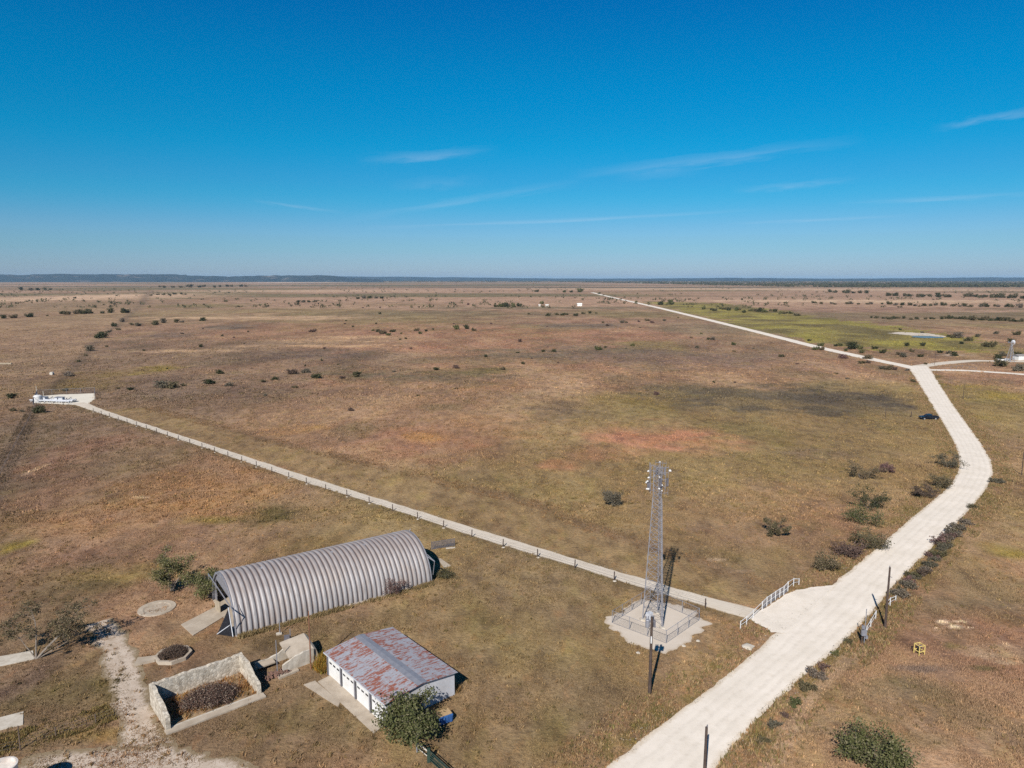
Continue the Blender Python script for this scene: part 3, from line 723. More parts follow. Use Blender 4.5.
plant('bare_shrub', 'leafless brown shrub growing up the sunlit side of the arched hut', 'shrub', (391, 594), 23, 'brown_twig', h=2.9, rad=1.7, stems=8, nleaf=2600, leaf=.13, clump=.42, low=.2, trunk_r=.04, spread=.9, nb=5)
plant('shrub', 'low dark weedy shrub at the far corner of the arched hut', 'shrub', (446, 577), 24, 'olive_leaf', h=1.1, rad=1.7, stems=6, nleaf=1500, leaf=.14, clump=.4, low=.05, trunk_r=.03, spread=1.8, nb=4)
# mid distance shrubs, each its own plant
for lab, p, w, lm, seed, hr in (
    ('grey green shrub alone on the prairie to the left of the lattice tower', (614, 505), 24, 'grey_leaf', 31, .55),
    ('small thin leaved shrub on the prairie to the right of the lattice tower', (775, 535), 18, 'olive_leaf', 32, .8),
    ('olive shrub with a dark brown skirt highest on the slope left of the road bend', (861, 478), 24, 'olive_leaf', 33, .7),
    ('small brown shrub just right of the olive shrub near the road bend', (886, 472), 14, 'brown_twig', 34, .5),
    ('taller grey green shrub with pale stems on the prairie left of the road', (869, 509), 25, 'dark_leaf', 35, .85),
    ('wide low green shrub directly in front of the taller grey green one', (862, 523), 34, 'green_leaf', 36, .45),
    ('dark grey shrub at the inside of the road bend', (949, 468), 21, 'grey_leaf', 37, .7),
    ('green shrub at the road edge just below the dark grey one', (940, 487), 20, 'olive_leaf', 38, .6),
    ('straggly brown shrub leaning out beside the green roadside shrub', (925, 497), 22, 'brown_twig', 39, .5),
    ('wide brown green thicket on the road edge below the paired shrubs', (868, 548), 34, 'olive_leaf', 40, .5),
    ('dark brown thicket beside the road edge left of the wide one', (848, 556), 28, 'brown_twig', 41, .45),
    ('low olive shrub nearest the white gate on the prairie side', (824, 569), 26, 'olive_leaf', 42, .45),
):
    r = w * MPP(p[1]) / 2
    plant('shrub', lab, 'shrub', p, seed, lm, 'shrubs between the tower and the road bend', h=r * 2.5 * hr, rad=r * .92, stems=6, nleaf=2300, leaf=.2, clump=.38, low=.08, trunk_r=.05, spread=1.4, nb=4)
ORD = ['first', 'second', 'third', 'fourth', 'fifth', 'sixth', 'seventh', 'eighth', 'ninth', 'tenth', 'eleventh', 'twelfth', 'thirteenth', 'fourteenth', 'fifteenth', 'sixteenth', 'seventeenth', 'eighteenth', 'nineteenth', 'twentieth', 'twenty-first', 'twenty-second', 'twenty-third', 'twenty-fourth', 'twenty-fifth', 'twenty-sixth', 'twenty-seventh', 'twenty-eighth', 'twenty-ninth', 'thirtieth']
# prototypes (unit radius) for shrubs seen small; low = near ground dome, tall = small tree
PROTO = {}
def proto_mesh(key, seed, lm, nleaf, leaf, h, stems=5, low=.08):
    mb, (lv, lf) = woody(seed, h=h, rad=.85, stems=stems, nleaf=nleaf, leaf=leaf, clump=.42, low=low, trunk_r=.03, spread=1.2, nb=4)
    lv[:, 2] = np.minimum(lv[:, 2], h * 1.15)
    sc = 1.0 / np.percentile(np.hypot(lv[:, 0], lv[:, 1]), 97)
    mv = np.array(mb.v); quads = [f for f in mb.f if len(f) == 4]
    v = np.concatenate([lv, mv]) * sc; f = np.concatenate([lf, np.array(quads) + len(lv)])
    o = npmesh('shrub', v, f, M[lm]); me = o.data; bpy.data.objects.remove(o); return me
for lm in ('dark_leaf', 'olive_leaf', 'grey_leaf', 'green_leaf', 'brown_twig'):
    PROTO[lm] = [proto_mesh(lm, s * 7 + 1, lm, 900, .17, hh, st) for s, hh, st in ((1, 1.0, 5), (2, 1.35, 4), (3, .8, 6))]
rs = random.Random(99)
def shrub(px, py, w, lm, label, group, name='shrub', cat='shrub', hs=1.0):
    x, y = G(px, py); me = rs.choice(PROTO[lm]); o = bpy.data.objects.new(name, me); col.objects.link(o)
    r = w * MPP(py) / 2 * (1.08 if py > 400 else .94) * rs.uniform(.82, 1.15); o.location = (x, y, 0); o.rotation_euler = (0, 0, rs.uniform(0, 6.28)); o.scale = (r, r * rs.uniform(.8, 1.1), r * hs * rs.uniform(.95, 1.4))
    tag(o, label, cat, group); return o
def row(phrase, group, pts, kinds, name='shrub', cat='shrub', hs=1.0):
    pts = sorted(pts)
    for i, (px, py, w) in enumerate(pts):
        shrub(px, py, w, kinds[i % len(kinds)] if isinstance(kinds, (list, tuple)) else kinds, f'{ORD[i]} {cat} from left {phrase}', group, name, cat, hs)
def spread(x0, x1, y0, y1, n, w0, w1, jx=.35, jy=.6):
    return [(x0 + (x1 - x0) * (i + .5 + rs.uniform(-jx, jx)) / n, y0 + (y1 - y0) * (i + .5) / n + rs.uniform(-jy, jy), rs.uniform(w0, w1)) for i in range(n)]
MIX = ['dark_leaf', 'olive_leaf', 'grey_leaf']
row('along the dirt boundary above the fenced gravel pad', 'shrubs along the left boundary', [(101, 338, 13), (114, 326.5, 8), (110, 332, 5), (118, 330, 6), (90, 351, 12), (79, 362, 6), (69, 376, 14), (66, 391, 7), (11, 398, 13), (107, 347, 5), (38, 413, 12), (13, 411, 8), (86, 356, 5), (22, 412, 5)], MIX)
row('in the row across the far left field', 'trees in the far left row', [(14, 318, 11), (4, 318.5, 8), (30, 317, 10), (62, 314, 9), (68, 314.5, 8), (76, 314, 10), (83, 314, 9), (89, 313.5, 8), (126, 313, 10), (111, 313, 8), (102, 313.5, 6), (75, 298.5, 4), (47, 316, 4)], ['dark_leaf', 'olive_leaf'], 'tree', 'tree')
row('scattered over the prairie left of the pale streak', 'small shrubs on the left prairie', [(203, 321, 9), (201, 347, 6), (144, 351, 4), (222, 336, 3.5), (182, 334, 4), (203, 329, 2.5), (248, 332, 3), (234, 338, 3), (244, 344, 2.5), (167, 369, 3), (220, 374, 7)], ['dark_leaf', 'dark_leaf', 'brown_twig'])
row('in the loose line below the far left row', 'shrubs in the loose line on the left', [(132, 325, 6), (138, 326, 8), (155, 325, 9), (164, 323, 8), (176, 322.5, 7), (182, 322.5, 6), (122, 322, 7)], ['grey_leaf', 'olive_leaf'])
row('in the low clump group nearest above the gravel pad', 'shrubs above the gravel pad', [(163, 388, 18), (172, 388, 15), (184, 386, 9), (210, 384, 14), (229, 386, 10), (130, 390, 9), (118, 389, 5)], ['olive_leaf', 'dark_leaf', 'grey_leaf', 'olive_leaf'], hs=.75)
row('in the loose cluster around the dark prairie streak', 'shrubs around the dark streak', [(293, 374, 12), (305, 373, 9), (317, 378, 14), (342, 378.5, 8), (356, 376.5, 12), (275, 380, 8), (263, 382, 9), (295, 388, 9), (394, 372, 5), (436, 370, 11), (456, 368.5, 9), (503, 369.5, 10), (265, 396, 5)], ['olive_leaf', 'grey_leaf', 'dark_leaf', 'brown_twig'], hs=.8)
row('in the green clump row at the middle of the prairie', 'shrubs in the middle clump row', [(373, 331, 5), (378, 332, 6), (382, 334, 12), (388, 335.5, 8), (393, 332, 7), (401, 334, 5), (406, 339, 4), (417, 331, 6), (420, 334, 7), (426, 331.5, 5), (433, 330, 5), (457, 329.5, 9), (467, 329, 8), (474, 331, 9), (400, 340, 4)], ['green_leaf', 'dark_leaf', 'olive_leaf'])
row('dotted singly over the middle prairie', 'single shrubs on the middle prairie', [(313, 332, 8), (324, 349, 5), (322, 361, 4), (411, 349, 4), (486, 357, 5), (456, 389, 4), (418, 396, 4), (454, 324, 3), (491, 324, 3.5), (376, 324, 3), (380, 314, 4), (363, 308, 3), (380, 308, 3), (468, 305, 5), (345, 324, 4), (353, 327, 4), (305, 366, 3), (351, 411, 6), (338, 365, 3), (346, 321, 3)], ['dark_leaf', 'brown_twig'])
row('in the dark tree group on the far middle prairie', 'dark trees on the far middle prairie', [(496, 307, 7), (502, 307, 9), (507, 307, 10), (513, 307, 9), (519, 306.5, 9), (542, 304, 6)], ['dark_leaf', 'green_leaf'], 'tree', 'tree')
row('in the thin row left of the white house', 'shrubs left of the white house', [(298, 302.5, 6), (303, 302.5, 6), (309, 302.3, 5), (315, 302, 5), (358, 299, 6), (364, 298.5, 7), (370, 298.5, 7), (376, 298.5, 6), (382, 298.5, 5)], ['dark_leaf', 'grey_leaf'])
row('in the row in front of the small white house', 'shrubs by the white house', [(548, 316, 5), (557, 315, 5), (562, 315.5, 5), (566, 315, 7), (576, 316, 6), (583, 314, 6), (590, 313.5, 6), (529, 314.5, 4), (596, 313.5, 4)], ['olive_leaf', 'dark_leaf'])
row('in the loose group just left of the far road', 'shrubs left of the far road', [(608, 326, 6), (622, 323, 6), (626, 323, 4), (639, 322, 4), (647, 321, 6), (652, 323, 6), (664, 321, 6), (678, 318, 3), (603, 323, 3), (640, 328, 3)], ['olive_leaf', 'brown_twig', 'grey_leaf'])
row('spread over the prairie below the far road', 'shrubs below the far road', [(598, 350, 8), (605, 348, 5), (632, 346, 7), (701, 334, 4), (708, 340, 5), (713, 340, 7), (734, 345, 6), (691, 338, 5), (697, 348, 5), (626, 349, 3), (734, 352, 4), (753, 349, 3)], ['green_leaf', 'olive_leaf', 'grey_leaf'])
row('dotted over the prairie above the bare red patch', 'shrubs above the red patch', [(520, 342, 6), (518, 353, 4), (532, 359, 3.5), (543, 352, 5), (554, 352, 6), (523, 364, 7), (657, 395, 8), (714, 383, 5), (547, 327, 2.5), (735, 383, 4), (640, 394, 3), (558, 363, 3)], ['dark_leaf', 'brown_twig'])
row('beside the far road at the corner of the green field', 'trees at the green field corner', [(580, 292.3, 9), (564, 292.5, 5), (537, 292, 5), (599, 294, 4), (660, 305, 7), (671, 304.5, 9), (636, 302.5, 4), (571, 292.5, 5)], ['dark_leaf', 'green_leaf'], 'tree', 'tree')
row('in the row through the upper green field', 'shrubs in the green field row', spread(702, 768, 309, 313, 13, 5, 8, jy=1.2) + spread(768, 798, 312, 315, 7, 5, 8, jy=1.2), ['green_leaf', 'olive_leaf', 'dark_leaf'])
row('in the tree row beside the far road near the junction', 'trees beside the far road', [(816, 350, 8), (822, 350, 9), (821, 346, 8), (836, 346, 7), (841, 346, 7), (849, 346, 9), (853, 349, 12), (858, 349, 12), (862, 353, 10), (868, 359, 11), (809, 341, 6), (875, 349, 9), (846, 351, 7)], ['dark_leaf', 'green_leaf', 'green_leaf', 'olive_leaf'], 'tree', 'tree')
row('along the near side of the far road', 'shrubs on the near side of the far road', [(782, 357, 10), (843, 358.5, 12), (862, 363.5, 11), (868, 363, 8), (882, 369, 9), (889, 369.5, 12), (895, 370, 8), (907, 370.8, 6), (913, 382, 7), (847, 379, 6), (836, 374, 5), (797, 364, 4), (805, 362, 4)], ['olive_leaf', 'brown_twig', 'grey_leaf'], hs=.75)
row('on the bare ground between the junction and the pond', 'shrubs between junction and pond', [(883, 353, 10), (907, 346, 8), (912, 352, 7), (903, 357, 11), (899, 355, 6), (920, 357, 8), (923, 346, 7), (954, 356, 11), (940, 353, 7), (948, 354, 7), (926, 364.5, 5), (900, 330, 4), (922, 333, 4)], ['dark_leaf', 'olive_leaf', 'dark_leaf', 'grey_leaf'])
row('right of the pond and around the windmill', 'trees around the windmill', [(958, 338, 12), (952, 338, 8), (968, 341, 11), (977, 337, 8), (948, 337, 6), (990, 347, 13), (984, 346, 6), (1017, 335, 10), (998, 359.5, 11), (1002, 366.5, 17), (1018, 371, 13), (1003, 356, 8), (1019, 356, 9), (1012, 342, 8), (996, 334, 6), (962, 344, 6)], ['dark_leaf', 'olive_leaf', 'grey_leaf'], 'tree', 'tree')
row('in the nearest hedge row behind the green field', 'trees in the nearest hedge row', spread(868, 918, 318.5, 319.5, 9, 4, 7) + spread(922, 944, 319.5, 319.5, 4, 4, 7) + spread(944, 1024, 319, 321.5, 17, 6, 10), ['dark_leaf', 'olive_leaf'], 'tree', 'tree')
row('in the second hedge row behind the green field', 'trees in the second hedge row', spread(812, 884, 303.5, 305, 10, 4, 7) + spread(886, 1024, 305, 307.5, 20, 5, 8), ['dark_leaf', 'olive_leaf', 'grey_leaf'], 'tree', 'tree')
row('in the third hedge row behind the green field', 'trees in the third hedge row', spread(886, 955, 296, 297.5, 10, 5, 9, jy=.4) + spread(965, 1024, 297, 298.5, 10, 6, 9, jy=.4) + spread(828, 870, 292.5, 293.5, 7, 5, 8, jy=.3), ['dark_leaf', 'olive_leaf'], 'tree', 'tree')
row('along the upper edge of the far left field', 'trees along the far left field edge', spread(150, 190, 295.5, 294.5, 7, 3, 5, jy=.5) + spread(20, 56, 290, 290, 5, 4, 6, jy=.5) + spread(155, 250, 287.5, 286.8, 14, 3.5, 6, jy=.5), ['dark_leaf', 'olive_leaf'], 'tree', 'tree')
row('on the right verge of the gravel road above the poles', 'shrubs on the right road verge', spread(899, 966, 596, 521, 24, 9, 19, jx=.7, jy=3.5) + [(973, 508, 12), (996, 483, 14), (941, 545, 16)], ['grey_leaf', 'olive_leaf', 'grey_leaf', 'brown_twig'], hs=.7)
row('on the right verge of the gravel road below the meter post', 'shrubs on the lower right verge', [(806, 690, 22), (815, 676, 18), (822, 668, 14), (794, 704, 16), (836, 655, 12), (848, 643, 10), (773, 726, 14), (762, 742, 14), (785, 716, 12)], ['olive_leaf', 'grey_leaf', 'brown_twig', 'green_leaf'], hs=.7)

# far scrub too many to count and the wood on the skyline
def far_mass(name, n, area, hgt, mat, seed):
    r = np.random.default_rng(seed); V = []
    px, py = area(r, n)
    a = (px - 512) / F; b = -(py - 384) / F; t = -H / (b * CP - SP); x = a * t; y = (CP + b * SP) * t
    for k in range(14):
        m = len(x); hh = hgt * (.5 + r.random(m)); w = hh * (.8 + .7 * r.random(m))
        c = np.stack([x + r.normal(size=m) * w * .45, y + r.normal(size=m) * w * .45, hh * (.15 + .75 * r.random(m))], -1)
        d = r.normal(size=(m, 3, 3)); d /= np.linalg.norm(d, axis=2)[..., None]
        V.append((c[:, None, :] + d * (w * .42)[:, None, None]).reshape(-1, 3))
    v = np.concatenate(V); v[:, 2] = np.maximum(v[:, 2], 0)
    o = npmesh(name, v, np.arange(len(v)).reshape(-1, 3), mat); tag(o, kind='stuff'); return o
def a_scrub(r, n):
    py = 282.3 + 26 * r.random(n) ** 1.7; px = r.random(n) * 1080 - 28
    x, y = (px - 512), py
    k = fbm(px / 60, py / 2.2, 41, 3) > .50
    return px[k], py[k]
far_mass('far_scrub', 2600, a_scrub, 3.6, M['dark_leaf'], 5)
def a_wood(r, n):
    px = r.random(n) * 1120 - 48; depth = 5.5 * sst(520, 860, px) + 1.6
    py = 280.4 + depth * r.random(n) ** 1.25
    k = fbm(px / 26, py * 1.6, 43, 3) > .36 - .12 * sst(700, 1000, px)
    return px[k], py[k]
far_mass('far_wood', 22000, a_wood, 9.0, M['dark_leaf'], 6)

# skyline hills
def hill(name, pts, dist, depth, mat):
    # pts: (px, top py) profile; ridge with sloping front and back
    vs = []; n = len(pts)
    for px, ty in pts:
        a = (px - 512) / F; x = a * dist / CP * 1.0; bb = -(ty - 384) / F
        h = H + dist * (bb * CP - SP) / (CP + bb * SP)
        for fy, fh in ((-depth, -2), (-depth * .45, h * .55), (-depth * .1, h * .97), (depth * .5, h), (depth * 1.4, -2)):
            jit = (vnoise(px * .13, fy * .002 + 3, 8) - .5) * .18 * h * (0 if fh < 0 else 1)
            vs.append((x * (1 + fy / dist), dist + fy + (vnoise(px * .08, 3.3, 5) - .5) * depth * .5, fh + jit))
    fs = [(i * 5 + j, (i + 1) * 5 + j, (i + 1) * 5 + j + 1, i * 5 + j + 1) for i in range(n - 1) for j in range(4)]
    o = MB().add(vs, fs).build(name, mat); tag(o, kind='structure'); return o
mh, t = newmat('wooded_hill'); P = t.n('ShaderNodeNewGeometry').outputs['Position']
nh = t.noise(P, .004, 8, .7); finish(t, t.mix(t.ramp(nh, .56, .66), (.030, .040, .044), (.13, .11, .10)), .95)
prof = [(-160, 275), (-60, 274), (0, 273.2), (40, 273.5), (70, 272.8), (110, 272.6), (140, 273.4), (165, 272.6), (195, 273.6), (215, 275.2), (235, 276), (262, 274.4), (300, 274.2), (335, 274.4), (344, 275.8), (352, 277.4), (372, 278.6), (390, 279.6)]
pp = []
for (a, b), (c, d) in zip(prof[:-1], prof[1:]):
    for k in range(5): pp.append((a + (c - a) * k / 5, .8 * (b + (d - b) * k / 5 + rs.uniform(-.2, .2)) + .2 * 279.5))
hill('hills', pp, 12000, 1000, mh)
hill('far_hills', [(x, 277.6 + 1.0 * math.sin(x * .013) + rs.uniform(-.12, .12)) for x in range(330, 720, 12)] + [(730, 278.8), (760, 279.4)], 19000, 1500, mh)
hill('far_hills', [(640, 279.2), (700, 278.4)] + [(x, 277.9 + .6 * math.sin(x * .017) + rs.uniform(-.12, .12)) for x in range(720, 1180, 12)], 17000, 1500, mh)

# ------------------------------------------------------------------ quonset hut
hut = thing('quonset_hut', 'long arched corrugated metal hut with an open dark end', 'hut', tuple(hutA), math.atan2(hu[1], hu[0])); hut.scale = (1, 1, .94)
def hut_mat():
    m, t = newmat('corrugated_steel')
    tc = t.n('ShaderNodeTexCoord').outputs['Object']; a = t.n('ShaderNodeVertexColor', layer_name='Col').outputs['Color']
    sp = t.n('ShaderNodeSeparateColor'); t.l(a, sp.inputs[0])
    mp = t.n('ShaderNodeMapping'); mp.inputs['Scale'].default_value = (1.6, .25, .25); t.l(tc, mp.inputs[0])
    n = t.noise(mp.outputs[0], 1.6, 6, .65); n2 = t.noise(tc, .35, 5, .6)
    c = t.mix(t.ramp(n, .40, .66), (.36, .34, .34), (.25, .225, .215))
    c = t.mix(t.ramp(n2, .48, .68, 0, .6), c, (.30, .25, .22))
    sz = t.n('ShaderNodeSeparateXYZ'); t.l(tc, sz.inputs[0])
    c = t.mix(t.math('MULTIPLY', t.ramp(sz.outputs[2], 3.6, 6.2, 0, .5), t.ramp(n, .3, .6, .5, 1)), c, (.245, .195, .18))
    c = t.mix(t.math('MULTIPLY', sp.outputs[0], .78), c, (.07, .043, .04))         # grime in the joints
    finish(t, c, .6, .15); return m
NR = 39; per = hutLen / NR; na = 44
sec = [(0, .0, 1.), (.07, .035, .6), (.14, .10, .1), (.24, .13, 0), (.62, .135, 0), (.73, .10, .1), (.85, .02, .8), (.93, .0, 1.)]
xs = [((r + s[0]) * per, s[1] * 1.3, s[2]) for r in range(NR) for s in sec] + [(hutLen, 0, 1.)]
V = []; CC = []
for x, dr, g in xs:
    for k in range(na + 1):
        a = math.pi * k / na; R = hutW / 2 - .16 + dr
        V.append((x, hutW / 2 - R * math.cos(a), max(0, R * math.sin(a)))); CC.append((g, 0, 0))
fi = [(i * (na + 1) + k, (i + 1) * (na + 1) + k, (i + 1) * (na + 1) + k + 1, i * (na + 1) + k + 1) for i in range(len(xs) - 1) for k in range(na)]
npmesh('shell', np.array(V), np.array(fi), hut_mat(), np.array(CC), hut)
MB().box((hutLen / 2, hutW / 2, .02), (hutLen + .3, hutW - .4, .10)).build('floor_slab', M['concrete'], hut)
mb = MB()
for yy in (.0, hutW): mb.box((hutLen / 2, yy, .06), (hutLen + .2, .3, .16))
mb.build('foundation', M['concrete'], hut)
for i in range(5):                                                                # ridge vents
    x = 5.2 + i * 5.1
    v = MB().tube((x, hutW / 2 - .5, 5.85), (x, hutW / 2 - .5, 6.45), .17, .17, 10).build('roof_vent', M['galv'], hut)
    MB().lathe([(.02, .18), (.26, .04), (.28, 0), (.02, -.01)], 12, (x, hutW / 2 - .5, 6.4)).build('vent_cap', M['galv'], v)
def ring_arch(mb, x, w, R0, R1, a0, a1, n=26):
    vs = []
    for k in range(n + 1):
        a = a0 + (a1 - a0) * k / n
        for xx, R in ((x, R0), (x, R1), (x + w, R1), (x + w, R0)): vs.append((xx, hutW / 2 - R * math.cos(a), R * math.sin(a)))
    fs = [(k * 4 + j, k * 4 + (j + 1) % 4, (k + 1) * 4 + (j + 1) % 4, (k + 1) * 4 + j) for k in range(n) for j in range(4)]
    mb.add(vs, fs + [(0, 3, 2, 1), (n * 4, n * 4 + 1, n * 4 + 2, n * 4 + 3)])
for x in (-.14, hutLen - .0):
    m_ = MB(); ring_arch(m_, x, .14, hutW / 2 - .34, hutW / 2 - .03, 0, math.pi); m_.build('end_arch', M['galv'], hut)
# end walls: side panels stand, the big doorway between them is open
def endwall(x, a_open):
    R = hutW / 2 - .34
    for sgn in (1, -1):
        pts = [(hutW / 2 - sgn * R * math.cos(a), R * math.sin(a)) for a in np.linspace(.02, a_open, 8)]
        yb = pts[-1][0]; poly = [(hutW / 2 - sgn * R, .05)] + pts + [(yb, .05)]
        vs = [(x, p[0], p[1]) for p in poly] + [(x + .06, p[0], p[1]) for p in poly]; n = len(poly)
        MB().add(vs, [tuple(range(n)), tuple(range(n, 2 * n))[::-1]] + [(i, n + i, n + (i + 1) % n, (i + 1) % n) for i in range(n)]).build('end_panel', M['galv'], hut)
    pts = [(hutW / 2 - R * math.cos(a), R * math.sin(a)) for a in np.linspace(a_open, math.pi - a_open, 14)]
    poly = pts + [(pts[-1][0], pts[0][1] - .02), (pts[0][0], pts[0][1] - .02)]
    zt = pts[0][1]; pts2 = [(p[0], max(p[1], zt)) for p in pts]; vs = [(x, p[0], p[1]) for p in pts2] + [(x + .06, p[0], p[1]) for p in pts2]; n = len(pts2)
    MB().add(vs, [tuple(range(n)), tuple(range(n, 2 * n))[::-1]] + [(i, n + i, n + (i + 1) % n, (i + 1) % n) for i in range(n)]).build('gable_panel', M['galv'], hut)
endwall(.10, .72); endwall(hutLen - .2, .72)
# sliding door rails sticking out past both sides and their braces
for x, sx in ((-.30, -1), (hutLen + .22, 1)):
    m_ = MB(); m_.bar((x, -.7, 3.9), (x, hutW + .9, 3.9), .10, .14)
    m_.bar((x, -.7, 3.9), (x - sx * .0, -.12, 1.4), .08, .08); m_.bar((x, hutW + .9, 3.9), (x, hutW + .1, 1.4), .08, .08)
    m_.bar((x, -.7, 3.9), (x - sx * .4, .9, 4.6), .07, .07); m_.bar((x + sx * .3, hutW / 2 + 1.2, 6.6), (x - sx * .3, hutW / 2 + .6, 5.95), .1, .1)
    m_.build('door_rail', M['galv'], hut)
# loose door leaf hanging open at the left end
d0 = MB().add([(-.45, .1, .05), (-2.0, 2.0, .05), (-.45, 1.7, 3.6), (-.40, .1, .05), (-1.95, 2.05, .05), (-.40, 1.7, 3.6)], [(0, 1, 2), (5, 4, 3), (0, 3, 4, 1), (1, 4, 5, 2), (2, 5, 3, 0)]).build('door_leaf', M['black'], hut)
m_ = MB(); m_.tube((-.48, .05, .1), (-.48, 1.7, 3.7), .06); m_.tube((-2.02, 1.95, .1), (-.5, .9, 1.5), .06); m_.build('leaf_frame', M['white_metal'], d0)
MB().box((-.35, hutW - 4.4, .9), (.12, 1.5, 1.6), .2).build('plank_screen', M['old_wood'], hut)

# ------------------------------------------------------------------ garage
gar = thing('garage', 'white metal garage with a low rusty streaked roof and three overhead doors', 'garage', tuple(gA), math.atan2(gu[1], gu[0]))
EH, RH = 2.75, 3.2
def ribbed_white():
    m, t = newmat('white_ribbed_metal'); tc = t.n('ShaderNodeTexCoord').outputs['Object']
    w = t.n('ShaderNodeTexWave', wave_type='BANDS', bands_direction='DIAGONAL'); w.inputs['Scale'].default_value = 1.1; t.l(tc, w.inputs['Vector'])
    n = t.noise(tc, .8, 5, .6); c = t.mix(t.ramp(n, .4, .7), (.50, .50, .53), (.40, .39, .40)); c = t.mix(t.ramp(w.outputs['Fac'], .9, 1, 0, .25), c, (.4, .4, .42))
    finish(t, c, .5, 0, w.outputs['Fac'], .3, .03); return m
M['ribbed'] = ribbed_white()
def rusty_roof():
    m, t = newmat('rusty_galvanised_roof'); tc = t.n('ShaderNodeTexCoord').outputs['Object']
    mp = t.n('ShaderNodeMapping'); mp.inputs['Scale'].default_value = (4.6, 1.25, .5); t.l(tc, mp.inputs[0])     # streaks run down the slope
    s1 = t.noise(mp.outputs[0], 1.0, 4, .6); s2 = t.noise(mp.outputs[0], 3.0, 4, .6); bl = t.noise(tc, .30, 4, .5); fine = t.noise(tc, 6, 4)
    # sheet rows: rust sits in blocks between the laps
    sx = t.n('ShaderNodeSeparateXYZ'); t.l(tc, sx.inputs[0])
    lap = t.math('FRACT', t.math('MULTIPLY', sx.outputs[0], 1.15)); sheet = t.math('FLOOR', t.math('MULTIPLY', sx.outputs[0], 1.15))
    wn = t.n('ShaderNodeTexWhiteNoise', noise_dimensions='2D'); cv = t.n('ShaderNodeCombineXYZ'); t.l(sheet, cv.inputs[0]); t.l(t.math('FLOOR', t.math('MULTIPLY', sx.outputs[1], .55)), cv.inputs[1]); t.l(cv.outputs[0], wn.inputs['Vector'])
    k = t.math('ADD', t.math('MULTIPLY', s1, .9), t.math('ADD', t.math('MULTIPLY', s2, .35), t.math('MULTIPLY', wn.outputs['Value'], .12)))
    k = t.math('ADD', k, t.math('MULTIPLY', bl, .22))
    rust = t.ramp(k, .795, .87, 0, .95)
    c = t.mix(t.ramp(fine, .35, .7), (.33, .33, .365), (.26, .255, .28))
    c = t.mix(t.ramp(k, .72, .88, 0, .6), c, (.31, .235, .22))
    c = t.mix(rust, c, t.mix(fine, (.29, .085, .045), (.19, .065, .04)))
    c = t.mix(t.ramp(lap, .94, 1, 0, .5), c, (.17, .15, .15))
    finish(t, c, .6, .1, lap, .15, .03); return m
M['roof'] = rusty_roof()
w = .1
MB().add([(0, gDep, 0), (gLen, gDep, 0), (gLen, gDep, EH), (0, gDep, EH), (0, gDep - w, 0), (gLen, gDep - w, 0), (gLen, gDep - w, EH), (0, gDep - w, EH)], [(0, 3, 2, 1), (4, 5, 6, 7), (3, 7, 6, 2), (0, 4, 7, 3), (1, 2, 6, 5)]).build('back_wall', M['ribbed'], gar)
for x in (0, gLen - w):
    poly = [(w, 0), (gDep - w - .005, 0), (gDep - w - .005, EH), (gDep / 2, RH), (w, EH)]
    vs = [(x, a, b) for a, b in poly] + [(x + w, a, b) for a, b in poly]
    MB().add(vs, [(0, 1, 2, 3, 4)[::-1], (5, 6, 7, 8, 9)] + [(i, (i + 1) % 5, 5 + (i + 1) % 5, 5 + i) for i in range(5)]).build('gable_wall', M['ribbed'], gar)
# front: doors between dark jambs
nd = 4; dw = 2.55; pitchd = gLen / nd; mb = MB()
for i in range(nd + 1):
    x = min(max(i * pitchd, .22), gLen - .22); mb.box((x, .05, EH / 2), (.44, .098, EH))
mb.box((gLen / 2, .052, EH - .16), (gLen, .094, .32)); fw = mb.build('front_wall', M['ribbed'], gar)
for i in range(nd):
    x0 = i * pitchd + .28; x1 = (i + 1) * pitchd - .28; d = MB()
    for k in range(4): d.box(((x0 + x1) / 2 + .07, .03, .32 + k * .565), (x1 - x0 - .16, .05, .555))
    dr = d.build('overhead_door', M['door_paint'], gar)
    for k in range(3): MB().box((x0 + .14 + (x1 - x0) * (k + .5) / 3, .0, .32 + 2.5 * .565), ((x1 - x0) * .2, .03, .2)).build('door_window', M['glass_dark'], dr)
    MB().box((x0 - .10, -.04, EH / 2 - .17), (.26, .10, EH - .34)).build('door_jamb', M['dark_jamb'], gar)
ov = .28
for nm, (ya, za), (yb, zb) in (('roof_panel', (-ov, EH - .07 + .06), (gDep / 2, RH + .06)), ('roof_panel', (gDep + ov, EH - .07 + .06), (gDep / 2, RH + .06))):
    vs = [(-ov, ya, za), (gLen + ov, ya, za), (gLen + ov, yb, zb), (-ov, yb, zb)]; vs += [(a, b, c_ - .05) for a, b, c_ in vs]
    MB().add(vs, [(0, 1, 2, 3), (7, 6, 5, 4), (0, 4, 5, 1), (1, 5, 6, 2), (2, 6, 7, 3), (3, 7, 4, 0)]).build(nm, M['roof'], gar)
cw = .62; cz = RH + .09; dz = cw * (RH - EH) / (gDep / 2)
vs = [(-ov - .02, gDep / 2 - cw, cz - dz), (gLen + ov + .02, gDep / 2 - cw, cz - dz), (gLen + ov + .02, gDep / 2, cz), (-ov - .02, gDep / 2, cz), (gLen + ov + .02, gDep / 2 + cw, cz - dz), (-ov - .02, gDep / 2 + cw, cz - dz)]
MB().add(vs, [(0, 1, 2, 3), (3, 2, 4, 5)]).build('ridge_cap', M['galv'], gar)
m_ = MB(); m_.box((gLen / 2, -ov - .02, EH - .06), (gLen + 2 * ov, .05, .14)); m_.build('fascia', M['white_metal'], gar)

